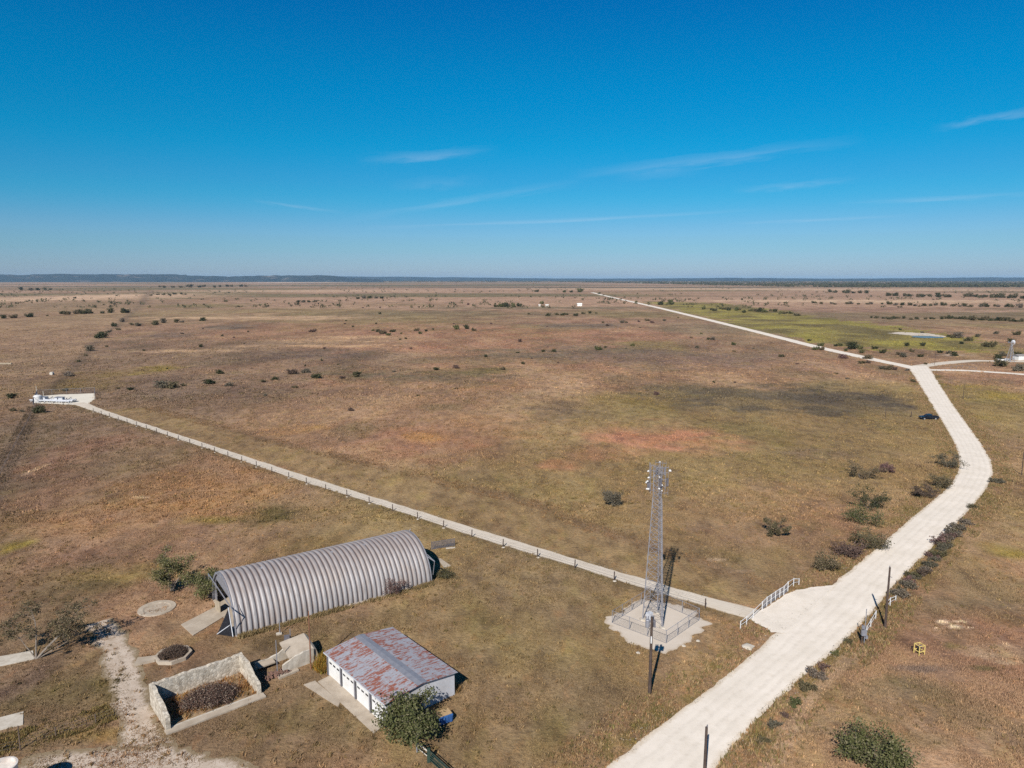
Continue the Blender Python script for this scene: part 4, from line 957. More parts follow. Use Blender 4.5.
# ------------------------------------------------------------------ roofless stone ruin
def stone_mat():
    m, t = newmat('rubble_stone'); tc = t.n('ShaderNodeTexCoord').outputs['Object']
    v = t.n('ShaderNodeTexVoronoi', feature='F1'); v.inputs['Scale'].default_value = 3.1; t.l(tc, v.inputs['Vector'])
    e = t.n('ShaderNodeTexVoronoi', feature='DISTANCE_TO_EDGE'); e.inputs['Scale'].default_value = 3.1; t.l(tc, e.inputs['Vector'])
    n = t.noise(tc, 1.2, 5, .6)
    sp = t.n('ShaderNodeSeparateColor'); t.l(v.outputs['Color'], sp.inputs[0])
    c = t.mix(sp.outputs[0], (.56, .50, .42), (.31, .265, .21)); c = t.mix(t.ramp(n, .5, .75, 0, .5), c, (.33, .29, .24))
    c = t.mix(t.ramp(e.outputs['Distance'], .06, .0, 0, .55), c, (.20, .165, .125))
    finish(t, c, .95, 0, e.outputs['Distance'], .6, .08); return m
M['stone'] = stone_mat()
FL, FR, BR, BL = (np.array(p) for p in ((-35.4, 66.8), (-27.8, 73.3), (-31.75, 78.2), (-39.25, 71.8)))
ru = (FR - FL) / np.linalg.norm(FR - FL); rn = np.array((-ru[1], ru[0])); rL = float(np.linalg.norm(FR - FL)); rD = float(np.dot(BL - FL, rn))
ruin = thing('stone_ruin', 'roofless cream rubble stone ruin open at the front and full of brush', 'ruin', tuple(FL), math.atan2(ru[1], ru[0]))
def jagwall(name, x0, y0, x1, y1, th, hs, seed):
    """wall from (x0,y0) to (x1,y1) with an uneven broken top; hs = heights along it"""
    r = random.Random(seed); L = math.hypot(x1 - x0, y1 - y0); n = max(6, int(L / .4)); dx, dy = (x1 - x0) / L, (y1 - y0) / L; vs = []
    for i in range(n + 1):
        s = i / n; k = s * (len(hs) - 1); j = min(int(k), len(hs) - 2); h = hs[j] + (hs[j + 1] - hs[j]) * (k - j) + r.uniform(-.07, .07)
        for o, hh in ((0, 0), (th, 0), (th, h + r.uniform(-.05, .05)), (0, h)):
            vs.append((x0 + dx * L * s - dy * o + r.uniform(-.02, .02), y0 + dy * L * s + dx * o + r.uniform(-.02, .02), hh - (.05 if hh == 0 else 0)))
    fs = [(i * 4 + j, i * 4 + (j + 1) % 4, (i + 1) * 4 + (j + 1) % 4, (i + 1) * 4 + j) for i in range(n) for j in range(4)]
    return MB().add(vs, fs + [(3, 2, 1, 0), (n * 4, n * 4 + 1, n * 4 + 2, n * 4 + 3)])
jagwall('w', .0, rD, rL, rD, -.45, [2.5, 2.45, 2.5, 2.4, 2.5], 1).build('back_wall', M['stone'], ruin)
jagwall('w', 0.0, .1, 0.0, rD - .46, -.42, [1.5, 1.95, 2.1, 2.2, 2.5, 2.5], 2).build('side_wall', M['stone'], ruin)
jagwall('w', rL - .42, .4, rL - .42, rD - .46, -.42, [1.3, 1.4, 1.55, 2.2, 2.45, 2.45, 2.5], 3).build('side_wall', M['stone'], ruin)
MB().box((rL / 2, -.12, .06), (rL + .3, .95, .22)).build('front_sill', M['concrete'], ruin)
MB().box((rL / 2, .40, .09), (rL - .7, .2, .24)).build('kerb', M['concrete_white'], ruin)
EXCL_R = [tuple(FL), tuple(FR), tuple(BR), tuple(BL)]
mf, t = newmat('ruin_earth'); P = t.n('ShaderNodeTexCoord').outputs['Object']; n1 = t.noise(P, .8, 6, .7); n2 = t.noise(P, 3, 5, .7)
finish(t, t.mix(t.ramp(n2, .4, .65), t.mix(t.ramp(n1, .4, .6), (.22, .145, .08), (.16, .10, .07)), (.30, .215, .125)), .95, 0, n2, .6, .1)
vs = []; fs = []; rr = random.Random(4)
for i in range(21):
    for j in range(13): vs.append((.4 + (rL - .85) * i / 20, .5 + (rD - 1.0) * j / 12, .06 + .25 * vnoise(i * .6, j * .6, 3) + .12 * j / 12))
fs = [(i * 13 + j, (i + 1) * 13 + j, (i + 1) * 13 + j + 1, i * 13 + j + 1) for i in range(20) for j in range(12)]
MB().add(vs, fs).build('earth_floor', mf, ruin)
def brush(name, label, ctr, rx, ry, h, n, mat, seed, leafsize=.12, rz=0):
    t_ = thing(name, label, 'brush', (ctr[0], ctr[1], ctr[2] if len(ctr) > 2 else 0), rz)
    rnd = random.Random(seed); mb = MB(); cl = []
    for i in range(60):
        a = rnd.uniform(0, 6.28); q = rnd.random() ** .5; x, y = math.cos(a) * rx * q * .8, math.sin(a) * ry * q * .8
        pts, _ = branch(mb, (x, y, 0), (rnd.uniform(-.8, .8), rnd.uniform(-.8, .8), .9), h * rnd.uniform(.7, 1.3) * (1.1 - .6 * q), .022, 3, rnd, .5)
        cl.append((x, y, h * .5 * (1 - q * q * .7), max(.25, h * .5 * (1.1 - .6 * q))))
    mb.build('branches', M['brown_twig'], t_); lv, lf = leaves(rnd, cl, n, leafsize); npmesh('twigs', lv, lf, M[mat], parent=t_)
    return t_
rc = FL + ru * (rL * .50) + rn * (rD * .40)
brush('brush_pile', 'brown dead brush heap inside the roofless stone ruin', (rc[0], rc[1], .15), 3.7, 2.7, 2.2, 9000, 'red_twig', 9, .13, math.atan2(ru[1], ru[0]))
for i, (u_, v_) in enumerate(((.55, .62), (.62, .34), (.5, .48))):
    p = FL + ru * rL * u_ + rn * rD * v_; m_ = MB(); r_ = random.Random(i)
    for k in range(7): m_.box((r_.uniform(-.35, .35), r_.uniform(-.3, .3), .08), (r_.uniform(.2, .4), r_.uniform(.15, .3), .2), r_.uniform(0, 3), .7)
    o = m_.build('stone_heap', M['stone']); o.location = (p[0], p[1], .36 + (.9 if i == 0 else .3))
    o.location.z = .3
    tag(o, ['pale fallen stones behind the brush heap in the stone ruin', 'pale fallen stones right of the brush heap in the stone ruin', 'pale fallen stones at the middle of the stone ruin'][i], 'stones', 'fallen stones in the ruin')
# the small concrete ruin beside it
pc = np.array(G(283, 673)); cr = thing('concrete_ruin', 'broken pale concrete structure with a sloping slab beside the stone ruin', 'ruin', tuple(pc), math.atan2(ru[1], ru[0]))
jagwall('w', 0, 0.2, 3.9, 0.2, -.25, [.9, 1.25, 1.6, 1.72, 1.65], 5).build('front_wall', M['concrete_white'], cr)
vs = [(.9, .16, 1.52), (4.0, .16, 1.6), (4.0, 2.9, 2.5), (.9, 2.9, 2.35)]; vs += [(a, b, c_ - .2) for a, b, c_ in vs]
MB().add(vs, [(0, 1, 2, 3), (7, 6, 5, 4), (0, 4, 5, 1), (1, 5, 6, 2), (2, 6, 7, 3), (3, 7, 4, 0)]).build('sloping_slab', M['concrete'], cr)
vs = [(4.02, .1, 0), (4.75, .25, 0), (4.75, 2.8, 0), (4.02, 2.9, 0), (4.02, .1, 1.6), (4.35, .25, 1.4), (4.35, 2.8, 2.2), (4.02, 2.9, 2.5)]
MB().add(vs, [(0, 3, 2, 1), (4, 5, 6, 7), (0, 1, 5, 4), (1, 2, 6, 5), (2, 3, 7, 6), (3, 0, 4, 7)]).build('buttress', M['concrete_white'], cr)
jagwall('w', -2.2, 3.0, 3.9, 3.0, -.25, [.9, .75, 1.1, 2.0, 2.2], 6).build('back_wall', M['concrete_white'], cr)
vs = [(-2.1, 1.9, .62), (-.1, 1.9, .62), (-.1, 2.98, .75), (-2.1, 2.98, .75)]; vs += [(a, b, c_ - .15) for a, b, c_ in vs]
MB().add(vs, [(0, 1, 2, 3), (7, 6, 5, 4), (0, 4, 5, 1), (1, 5, 6, 2), (2, 6, 7, 3), (3, 7, 4, 0)]).build('low_slab', M['concrete'], cr)
MB().tube((.3, .0, .3), (1.8, .1, 1.5), .05).build('fallen_pipe', M['galv_dark'], cr)
p = G(276, 676); m_ = MB(); r_ = random.Random(12)
for k in range(60): m_.box((r_.gauss(0, .8), r_.gauss(0, .4), .08 + r_.random() * .22), (r_.uniform(.2, .7), r_.uniform(.08, .2), .1), r_.uniform(0, 3))
o = m_.build('rubble_heap', M['red_brown']); o.location = (p[0], p[1], .04); o.rotation_euler = (0, 0, math.atan2(ru[1], ru[0])); tag(o, 'reddish brown rubble heap in front of the broken concrete structure', 'rubble')
slab('concrete_slab', [tuple(pc + ru * a + rn * b) for a, b in ((-.9, -1.1), (1.6, -.9), (1.6, -.4), (-.9, -.5))], .22)

# ------------------------------------------------------------------ octagonal cistern and round ring
oc = G(173.5, 656.5); ot = thing('octagonal_cistern', 'low octagonal concrete cistern with a spout slab beside the stone ruin', 'cistern', oc, .35)
n = 8; Ro, Ri = 2.15, 1.8; vs = []; zz = (.0, .42)
for k in range(n):
    a = 2 * math.pi * k / n; c_, s_ = math.cos(a), math.sin(a)
    vs += [(Ro * c_, Ro * s_, -.05), (Ro * c_, Ro * s_, .42), (Ri * c_, Ri * s_, .42), (Ri * c_, Ri * s_, -.05)]
MB().add(vs, [(k * 4 + j, ((k + 1) % n) * 4 + j, ((k + 1) % n) * 4 + j + 1, k * 4 + j + 1) for k in range(n) for j in range(3)]).build('rim_wall', M['concrete'], ot)
MB().prism([(-4.2, -.95), (-2.0, -.6), (-2.0, .5), (-4.0, .65)], -.05, .30).build('spout_slab', M['concrete'], ot)
brush('brush_pile', 'dark dead brush filling the octagonal concrete cistern', (*oc, .05), 2.1, 2.1, 1.5, 7000, 'brown_twig', 19, .10)
rc2 = G(157, 608.5); o = MB().lathe([(.01, .035), (1.6, .04), (1.75, .09), (1.8, .11), (2.45, .12), (2.5, -.05)], 40).build('ring_foundation', M['concrete']); o.location = (*rc2, 0); o.data.polygons[0].use_smooth = False
tag(o, 'flat round concrete ring lying in the grass below the forked green tree', 'foundation')

# ------------------------------------------------------------------ poles
def upole(px, py, top, label, name='utility_pole', r=.16, mat='pole_wood', lean=(0, 0), arm=False, group=None):
    h = HT(px, py, top); t_ = thing(name, label, 'pole', G(px, py), 0, group)
    MB().tube((0, 0, -.3), (lean[0], lean[1], h), r, r * .7, 10).build('shaft', M[mat], t_); return t_, h
t_, h = upole(649.6, 693.5, 617, 'dark wooden utility pole carrying a grey transformer near the tower compound', r=.19)
tr = MB().lathe([(.02, -.48), (.22, -.46), (.25, -.4), (.25, .38), (.2, .44), (.02, .47)], 14, (-.45, .05, h - .75)).build('transformer', M['galv'], t_)
m_ = MB()
for dx in (-.12, .12): m_.lathe([(.06, 0), (.05, .1), (.07, .16), (.03, .3)], 8, (-.52 + dx, .05, h - .2))
m_.build('bushing', M['galv_dark'], tr)
m_ = MB(); m_.bar((-.5, 0, h - .5), (.45, 0, h - .5), .1, .12); m_.bar((0, 0, h - .9), (-.5, .05, h - 1.1), .06, .06); m_.build('bracket', M['galv_dark'], t_)
MB().box((.28, -.05, h - .75), (.25, .25, .8)).build('cutout_switch', M['galv_dark'], t_)
MB().tube((-.03, -.17, h - 3.0), (-.03, -.17, h - 2.2), .08, .08, 8).build('sign_sleeve', M['white_paint'], t_)
t_, h = upole(885, 627.5, 568, 'tall bare dark utility pole beside the gravel road near the meter post', lean=(.12, .2), r=.17)
m_ = MB(); m_.lathe([(.05, 0), (.07, .12), (.03, .22)], 8, (.1, .2, h)); m_.tube((.09, .1, h - 1.2), (.5, .2, h - 1.4), .04); m_.build('insulator', M['galv_dark'], t_)
t_, h = upole(704.5, 775, 727, 'dark pole standing on the road edge at the bottom of the view', r=.17)
MB().lathe([(.05, 0), (.07, .12), (.03, .25)], 8, (.06, .0, h)).build('insulator', M['galv_dark'], t_)
upole(311, 669, 611, 'slim brown pole standing in front of the concrete ruin by the garage', 'wooden_pole', .09, 'rust')
upole(277.5, 673, 640, 'short thin pipe standing at the left of the concrete ruin', 'pipe_post', .06, 'galv')
for px, py, top, lab in ((280, 634, 621, 'pale pipe post with concrete footing by the hut side, left of two'), (290.5, 640, 629, 'grey pipe post behind the concrete ruin, right of two')):
    t_, h = upole(px, py, top, lab, 'pipe_post', .07, 'galv'); MB().box((-.1, -.1, .08), (.7, .5, .2), .4).build('footing', M['concrete_white'], t_)
o = MB().box((0, 0, .35), (.7, .5, .8), .3, .95).build('metal_box', M['galv_dark']); o.location = (*G(287, 641), 0); tag(o, 'small grey metal box standing behind the concrete ruin', 'box')
for px, py, top, lab in ((728, 322.5, 311.5, 'distant thin utility pole beside the far gravel road'), (934.6, 364.5, 350, 'distant thin utility pole right of the road junction'), (885.5, 417, 405, 'thin pole on the prairie left of the parked pickup'), (963, 399, 384, 'thin pole in the field right of the gravel road'), (1021.5, 475, 452, 'thin pole at the right edge of the field')):
    upole(px, py, top, lab, r=.11)
t_ = thing('meter_post', 'pale meter post with grey electrical boxes at the road edge', 'meter post', G(863, 644)); h = HT(863, 644, 609)
MB().tube((.12, .0, -.2), (.12, .0, h), .06, .05, 8).build('riser_pipe', M['galv'], t_)
MB().tube((-.15, .1, -.2), (-.15, .1, 2.6), .11, .10, 8).build('wooden_stub', M['pole_wood'], t_)
for c_, d_ in (((-.05, -.12, 1.6), (.6, .3, .75)), ((-.2, -.12, 2.35), (.3, .22, .4)), ((.3, -.1, 1.0), (.3, .25, .4))): MB().box(c_, d_).build('electrical_box', M['galv'], t_)

# ------------------------------------------------------------------ lattice tower with its fenced compound
tb = np.array(G(655, 621.5)); tw = thing('lattice_tower', 'grey steel lattice radio tower with small white antennas at its head', 'tower', tuple(tb))
TH = 21.8
feet = [np.array(G(642.5, 620)) - tb, np.array(G(662, 628)) - tb, np.array(G(657.5, 613)) - tb]
ctr = sum(feet) / 3; tops = [ctr * 0 + (f - ctr) * .40 + ctr for f in feet]
def legp(i, z): s = min(1, z / 17.5); p = feet[i] * (1 - s) + tops[i] * s; return np.array((p[0], p[1], z))
for i in range(3):
    m_ = MB(); m_.tube(legp(i, 0), legp(i, 17.5), .085, .06, 8); m_.tube(legp(i, 17.5), legp(i, TH), .06, .05, 8); lg = m_.build('leg', M['tower_steel'], tw)
    MB().box((*feet[i], .08), (.7, .7, .25)).build('footing', M['concrete_white'], lg)
m_ = MB(); z = .4
while z < TH - .3:
    dz = max(.65, 1.5 - z * .045)
    for i in range(3):
        j = (i + 1) % 3; z2 = min(z + dz, TH)
        m_.tube(legp(i, z), legp(j, z2), .024, n=4); m_.tube(legp(j, z), legp(i, z2), .024, n=4); m_.tube(legp(i, z2), legp(j, z2), .022, n=4)
    z += dz
m_.build('bracing', M['tower_steel'], tw)
m_ = MB()
for i in range(3):                       # stand-off frames round the head
    o2 = legp(i, 20)[:2] - ctr; o2 = o2 / np.linalg.norm(o2); tt = np.array((-o2[1], o2[0]))
    for z in (18.3, 19.2, 20.1, 21.0, 21.7):
        c_ = legp(i, min(z, TH)); q = c_ + np.array((*(o2 * .45), 0)); m_.tube(c_, q, .035, n=4)
        m_.tube(q - np.array((*(tt * .75), 0)), q + np.array((*(tt * .75), 0)), .035, n=4)
    for s_ in (-.7, -.25, .25, .7):
        q = legp(i, 18.0) + np.array((*(o2 * .48 + tt * s_), 0)); m_.tube(q, q + np.array((0, 0, 4.0)), .022, n=5)
m_.build('mounting_frame', M['tower_steel'], tw)
ra = random.Random(8)
for k in range(13):
    i = (0, 1, 0, 1, 2)[k % 5]; o2 = legp(i, 20)[:2] - ctr; o2 = o2 / np.linalg.norm(o2); tt = np.array((-o2[1], o2[0]))
    z = 18.4 + (k * .37) % 3.4; p = legp(i, z)[:2] + o2 * .7 + tt * ra.choice((-.75, -.3, .3, .75)); dr = np.array((*(o2 + tt * ra.uniform(-.7, .7)), 0)); dr[1] -= .5; dr /= np.linalg.norm(dr)
    p = np.array((*p, z)); s_ = ra.choice((.09, .12, .16)); m_ = MB(); m_.tube(p, p + dr * .12, s_, s_, 12); m_.tube(p + dr * .12, p + dr * .24, s_, s_ * .55, 12); m_.build('antenna', M['white_paint'], tw)
for k in range(6):
    i = k % 3; o2 = legp(i, 20)[:2] - ctr; o2 = o2 / np.linalg.norm(o2); tt = np.array((-o2[1], o2[0])); p = legp(i, 20)[:2] + o2 * .62 + tt * (.5 if k < 3 else -.5)
    MB().box((*p, 19.0 + (k * .8) % 2.4), (.28, .2, 1.0), math.atan2(o2[1], o2[0])).build('panel_antenna', M['galv_dark'], tw)
m_ = MB(); m_.tube(legp(1, .1) + np.array((.1, -.1, 0)), legp(1, 17.5) + np.array((.1, -.1, 0)), .045, n=5)
for k in range(56): a = legp(1, .4 + k * .3); m_.tube(a + np.array((-.15, -.12, 0)), a + np.array((.2, -.12, 0)), .02, n=3)
m_.build('ladder', M['galv'], tw)
MB().box((feet[0][0] + .8, feet[0][1] - .6, .75), (.8, .6, 1.3), .6).build('equipment_cabinet', M['white_metal'], tw)
def chain_fence(name, label, pts, hgt, closed=True, mesh=True, pmat='galv_dark', step=2.6, sp=.19, wr=.008, rail=True, railr=.035, postr=.05, cat='fence'):
    base = pts[0]; t_ = thing(name, label, cat, base); P = [np.array((p[0] - base[0], p[1] - base[1])) for p in pts]
    segs = list(zip(P, P[1:] + P[:1])) if closed else list(zip(P[:-1], P[1:]))
    rails = MB(); wires = MB()
    for a, b in segs:
        L = float(np.linalg.norm(b - a)); d = (b - a) / L; k = max(1, round(L / step))
        for i in range(k + (0 if closed else 1)):
            q = a + d * L * i / k
            if not closed and i == k and (b is not P[-1]): continue
            MB().tube((*q, -.1), (*q, hgt + .08), postr, n=7).build('post', M[pmat], t_)
        if rail:
            rails.tube((*a, hgt), (*b, hgt), railr, n=5); rails.tube((*a, .08), (*b, .08), railr * .6, n=4)
        if mesh:
            m = int((L + hgt) / sp)
            for i in range(-int(hgt / sp), int(L / sp) + 1):
                s0 = i * sp
                for sg in (0, 1):
                    u0, u1 = s0, s0 + hgt; z0, z1 = (0, hgt) if sg == 0 else (hgt, 0)
                    t0 = max(0, -u0 / hgt) if u0 < 0 else 0; t1 = 1 if u1 <= L else (L - u0) / hgt
                    if t1 <= t0: continue
                    pa = a + d * (u0 + hgt * t0); pb = a + d * (u0 + hgt * t1)
                    wires.tube((*pa, z0 + (z1 - z0) * t0 + .02), (*pb, z0 + (z1 - z0) * t1 + .02), wr, n=3, cap=False)
    if rail: rails.build('rail', M[pmat], t_)
    if mesh: wires.build('wire_mesh', M['galv_dark'], t_)
    return t_
chain_fence('chainlink_fence', 'square chain link compound fence around the lattice tower', gl([(612, 623), (666, 643.5), (699, 620.5), (650, 599)]), 1.75, pmat='galv', sp=.24, wr=.0045, railr=.028, postr=.04)
# ------------------------------------------------------------------ fence along the lane
lf = chaikin(laneL[1:], 1); base = lf[0]
t_ = thing('lane_fence', 'long wire fence with dark posts on white footings along the caliche lane', 'fence', base)
pos = []; acc = 0; nxt = 2.0
for a, b in zip(lf[:-1], lf[1:]):
    L = math.hypot(b[0] - a[0], b[1] - a[1])
    while nxt <= acc + L:
        q = (nxt - acc) / L; dx, dy = (b[0] - a[0]) / L, (b[1] - a[1]) / L
        pos.append((a[0] + (b[0] - a[0]) * q + dy * .55, a[1] + (b[1] - a[1]) * q - dx * .55, dx, dy)); nxt += 7.4
    acc += L
wires = MB(); r_ = random.Random(3)
for i, (x, y, dx, dy) in enumerate(pos):
    lx, ly = x - base[0], y - base[1]; h = 1.35 + r_.uniform(-.1, .15)
    po = MB().tube((lx, ly, -.2), (lx + r_.uniform(-.06, .06), ly, h), .10, .085, 7).build('post', M['pole_wood'], t_)
    if i % 3 != 1: MB().lathe([(.02, .10), (.22, .08), (.34, -.02)], 9, (lx + .05, ly - .15, 0)).build('footing', M['concrete_white'], po)
    if i:
        px_, py_ = pos[i - 1][0] - base[0], pos[i - 1][1] - base[1]
        for z in (.35, .7, 1.05, 1.25): wires.tube((px_, py_, z), (lx, ly, z), .010, n=3, cap=False)
wires.build('wire', M['galv_dark'], t_)
# short chain link panel beyond the hut
t_ = chain_fence('chainlink_fence', 'short grey chain link panel standing beyond the far end of the arched hut', gl([(431.6, 549.6), (454.5, 546)]), 1.35, closed=False, sp=.10, wr=.014, step=3.9)
MB().box((3.2, .6, .05), (1.6, .35, .16), .3).build('footing', M['concrete_white'], t_)

# ------------------------------------------------------------------ white gates
def white_gate(name, label, posts, tops, panels, rails, hmesh):
    """posts px,py; heights; panels: index pairs closed by mesh; rails: index pairs joined by two rails"""
    B = gl(posts); base = B[0]; t_ = thing(name, label, 'gate', base); P = [(x - base[0], y - base[1]) for x, y in B]
    for p, h in zip(P, tops): MB().tube((*p, -.15), (*p, h), .065, n=8).build('post', M['white_paint'], t_)
    m_ = MB()
    for i, j in rails:
        m_.tube((*P[i], tops[i] - .1), (*P[j], tops[j] - .1), .045, n=6); m_.tube((*P[i], tops[i] * .45), (*P[j], tops[j] * .45), .03, n=6)
    m_.build('rail', M['white_paint'], t_)
    for i, j in panels:
        a, b = np.array(P[i]), np.array(P[j]); L = np.linalg.norm(b - a); k = int(L / .14); w_ = MB()
        for s in range(1, k): q = a + (b - a) * s / k; w_.tube((*q, .1), (*q, hmesh), .016, n=4, cap=False)
        for z in np.arange(.15, hmesh, .16): w_.tube((*a, z), (*b, z), .014, n=4, cap=False)
        w_.build('wire_panel', M['galv'], t_)
white_gate('ranch_gate', 'white pipe gate with wire panels across the mouth of the caliche lane', [(740.4, 628.6), (746.4, 625), (753, 618.8), (762, 610.5), (766.6, 606.4), (770.8, 603.6), (775.2, 600.4), (779.6, 597.6), (783.6, 595.2), (787.6, 592.6), (793.4, 586.2), (798.8, 584.6)],
           [1.1, 1.25, 1.3, 1.35, 1.45, 1.45, 1.45, 1.45, 1.45, 1.75, 1.3, 1.0], [(i, i + 1) for i in range(3, 9)], [(i, i + 1) for i in range(11)], 1.4)
white_gate('entrance_fence', 'short white rail fence on the right road edge behind the poles', [(866.4, 634.5), (870.5, 627.5), (875.5, 619.5), (885.8, 610.5), (890, 605.5), (895.5, 601.5)], [1.2, 1.2, 1.3, 1.3, 1.2, .9], [], [(0, 1), (1, 2), (3, 4), (4, 5)], 1)
# dark green pipe gate by the garage tree
B = gl([(417, 752), (428.9, 762), (462, 792)]); base = B[1]; t_ = thing('pipe_gate', 'dark green pipe gate hung from a green post below the garage tree', 'gate', base); P = [(x - base[0], y - base[1]) for x, y in B]
MB().box((0, 0, .65), (.3, .3, 1.5)).build('post', M['green_paint'], t_); MB().tube((*P[0], -.1), (*P[0], 1.1), .08, n=8).build('post', M['galv'], t_)
m_ = MB()
for z in (.25, .5, .75, 1.0, 1.2): m_.tube((.1, -.05, z), (*P[2], z), .045, n=6)
m_.build('gate_leaf', M['green_paint'], t_); m_ = MB(); m_.tube((*P[0], 1.0), (0, 0, 1.05), .07, n=6); m_.tube((*P[0], .5), (0, 0, .5), .04, n=6); m_.build('rail', M['tan_wall'], t_)
o = MB().box((0, 0, .25), (1.5, 1.1, .5), .5, .9).build('dirt_mound', M['red_brown']); bpy.data.objects.remove(o)
# yard fence bottom left
fp = gl([(-6, 756), (20.5, 750), (56, 737), (96, 724), (153, 704)]); base = fp[0]; t_ = thing('wire_fence', 'thin wire fence over the weeds at the bottom left of the yard', 'fence', base); m_ = MB()
for i, (x, y) in enumerate(fp):
    lx, ly = x - base[0], y - base[1]; MB().tube((lx, ly, -.2), (lx, ly, (1.3, 2.6, 1.1, 1.1, 1.4)[i]), .06, n=6).build('post', M['post_wood'], t_)
    if i:
        for z in (.4, .75, 1.05): m_.tube((fp[i - 1][0] - base[0], fp[i - 1][1] - base[1], z), (lx, ly, z), .006, n=3, cap=False)
m_.build('wire', M['galv_dark'], t_)
# old field fence going away at the far left
fp = FENCELINE_LEFT; base = fp[0]; t_ = thing('field_fence', 'old field fence running from the gravel pad down the left edge', 'fence', base); m_ = MB(); prev = None
for a, b in zip(fp[:-1], fp[1:]):
    L = math.hypot(b[0] - a[0], b[1] - a[1]); k = max(1, int(L / 6))
    for i in range(k):
        x = a[0] + (b[0] - a[0]) * i / k - base[0]; y = a[1] + (b[1] - a[1]) * i / k - base[1]; MB().tube((x, y, -.2), (x, y, 1.2), .07, n=5).build('post', M['post_wood'], t_)
        if prev:
            for z in (.4, .8, 1.1): m_.tube((*prev, z), (x, y, z), .012, n=3, cap=False)
        prev = (x, y)
m_.build('wire', M['galv_dark'], t_)

# ------------------------------------------------------------------ silo, bin, yellow cage, pickup, windmill, station, pond, houses
sx, sy = G(1, 766, 4.0); t_ = thing('water_tank', 'tall pale round tank with an open rim at the bottom left corner', 'tank', (sx, sy, 0))
MB().lathe([(1.18, -.1), (1.18, 3.93), (1.24, 3.94), (1.24, 4.03), (1.08, 4.03), (1.08, 3.65), (.4, 3.58), (.01, 3.55)], 40).build('body', M['tank_white'], t_)
m_ = MB()
for z in (.8, 1.6, 2.4, 3.2): m_.lathe([(1.185, -.03), (1.21, 0), (1.185, .03)], 40, (0, 0, z))
m_.build('hoop', M['galv_dark'], t_)
bx = G(444, 721); t_ = thing('blue_bin', 'blue bin with a plywood lid behind the garage tree', 'bin', bx, .55)
MB().box((0, 0, .45), (1.5, 1.1, .8), 0, 1.05).build('body', M['blue_plastic'], t_); MB().box((0, .05, .91), (1.5, 1.0, .07)).build('lid', M['plywood'], t_)
m_ = MB()
for i in range(4): m_.box((-.6 + i * .4, -.60, .45), (.09, .06, .72))
m_.build('rib', M['blue_plastic'], t_)
yx = G(919, 654); t_ = thing('guard_cage', 'yellow painted pipe guard cage standing alone in the right field', 'cage', yx, .25); hh = 1.25; a_ = .40; m_ = MB()
for i, (p, q) in enumerate((((-a_, -a_), (a_, -a_)), ((a_, -a_), (a_, a_)), ((a_, a_), (-a_, a_)), ((-a_, a_), (-a_, -a_)))):
    MB().tube((*p, -.2), (*p, hh + .06), .06, n=8).build('post', M['yellow_paint'], t_)
    for z in (.5, hh): m_.tube((*p, z), (*q, z), .055, n=6)
m_.build('rail', M['yellow_paint'], t_)
m_ = MB(); m_.tube((0, 0, 0), (0, 0, 1.0), .10, n=8); m_.box((0, 0, 1.0), (.5, .3, .25)); m_.build('valve', M['galv_dark'], t_)

# pickup (front towards -x)
pa, pb = np.array(G(919.2, 419.3)), np.array(G(938, 419.6)); pu = thing('pickup_truck', 'dark navy pickup truck parked on the grass at the road edge', 'pickup', tuple((pa + pb) / 2), math.atan2(*(pb - pa)[::-1]) + .06)
def prof_prism(mb, prof, w0, w1=None):
    n = len(prof); w1 = w1 or w0; vs = [(x, -w0 / 2, z) for x, z in prof] + [(x, w0 / 2, z) for x, z in prof]
    mb.add(vs, [tuple(range(n)), tuple(range(n, 2 * n))[::-1]] + [(i, n + i, n + (i + 1) % n, (i + 1) % n) for i in range(n)])
m_ = MB(); prof_prism(m_, [(-2.85, .45), (-2.9, .75), (-2.8, 1.05), (-1.5, 1.18), (-1.45, .45)], 1.95); prof_prism(m_, [(-1.44, .45), (-1.44, 1.18), (.95, 1.18), (.95, .45)], 1.95)
m_.box((1.92, -.93, .82), (1.92, .09, .74)); m_.box((1.92, .93, .82), (1.92, .09, .74)); m_.box((2.84, 0, .82), (.08, 1.95, .74)); m_.box((1.9, 0, .6), (1.8, 1.76, .1)); m_.build('body', M['navy_paint'], pu)
m_ = MB(); pr = [(-1.35, 1.185), (-.62, 1.80), (.62, 1.82), (.9, 1.185)]
n = 4; vs = [(x, -.9 if i in (0, 3) else -.76, z) for i, (x, z) in enumerate(pr)] + [(x, .9 if i in (0, 3) else .76, z) for i, (x, z) in enumerate(pr)]
m_.add(vs, [(0, 1, 2, 3), (7, 6, 5, 4), (0, 4, 5, 1), (1, 5, 6, 2), (2, 6, 7, 3), (3, 7, 4, 0)]); m_.build('cab', M['navy_paint'], pu)
m_ = MB(); m_.add([(-1.31, -.80, 1.25), (-.68, -.70, 1.76), (-.68, .70, 1.76), (-1.31, .80, 1.25)], [(0, 3, 2, 1)]); m_.v = [(x - .02, y, z + .02) for x, y, z in m_.v]
m_.build('windscreen', M['glass_dark'], pu)
for x in (-1.9, 1.75):
    for y in (-.9, .9):
        wv = MB().tube((x, y - .13, .4), (x, y + .13, .4), .40, .40, 18).build('wheel', M['rubber'], pu); MB().tube((x, y - .15, .4), (x, y + .15, .4), .24, .24, 14).build('rim', M['rim'], wv)
for y in (-.75, .75): MB().box((-2.88, y, .88), (.06, .3, .18)).build('headlight', M['rim'], pu)
t_ = MB().tube((0, 0, -.2), (0, 0, 1.9), .16, .13, 8).build('wooden_post', M['pole_wood']); t_.location = (*G(911, 417), 0); tag(t_, 'dark wooden post left of the parked pickup', 'post')

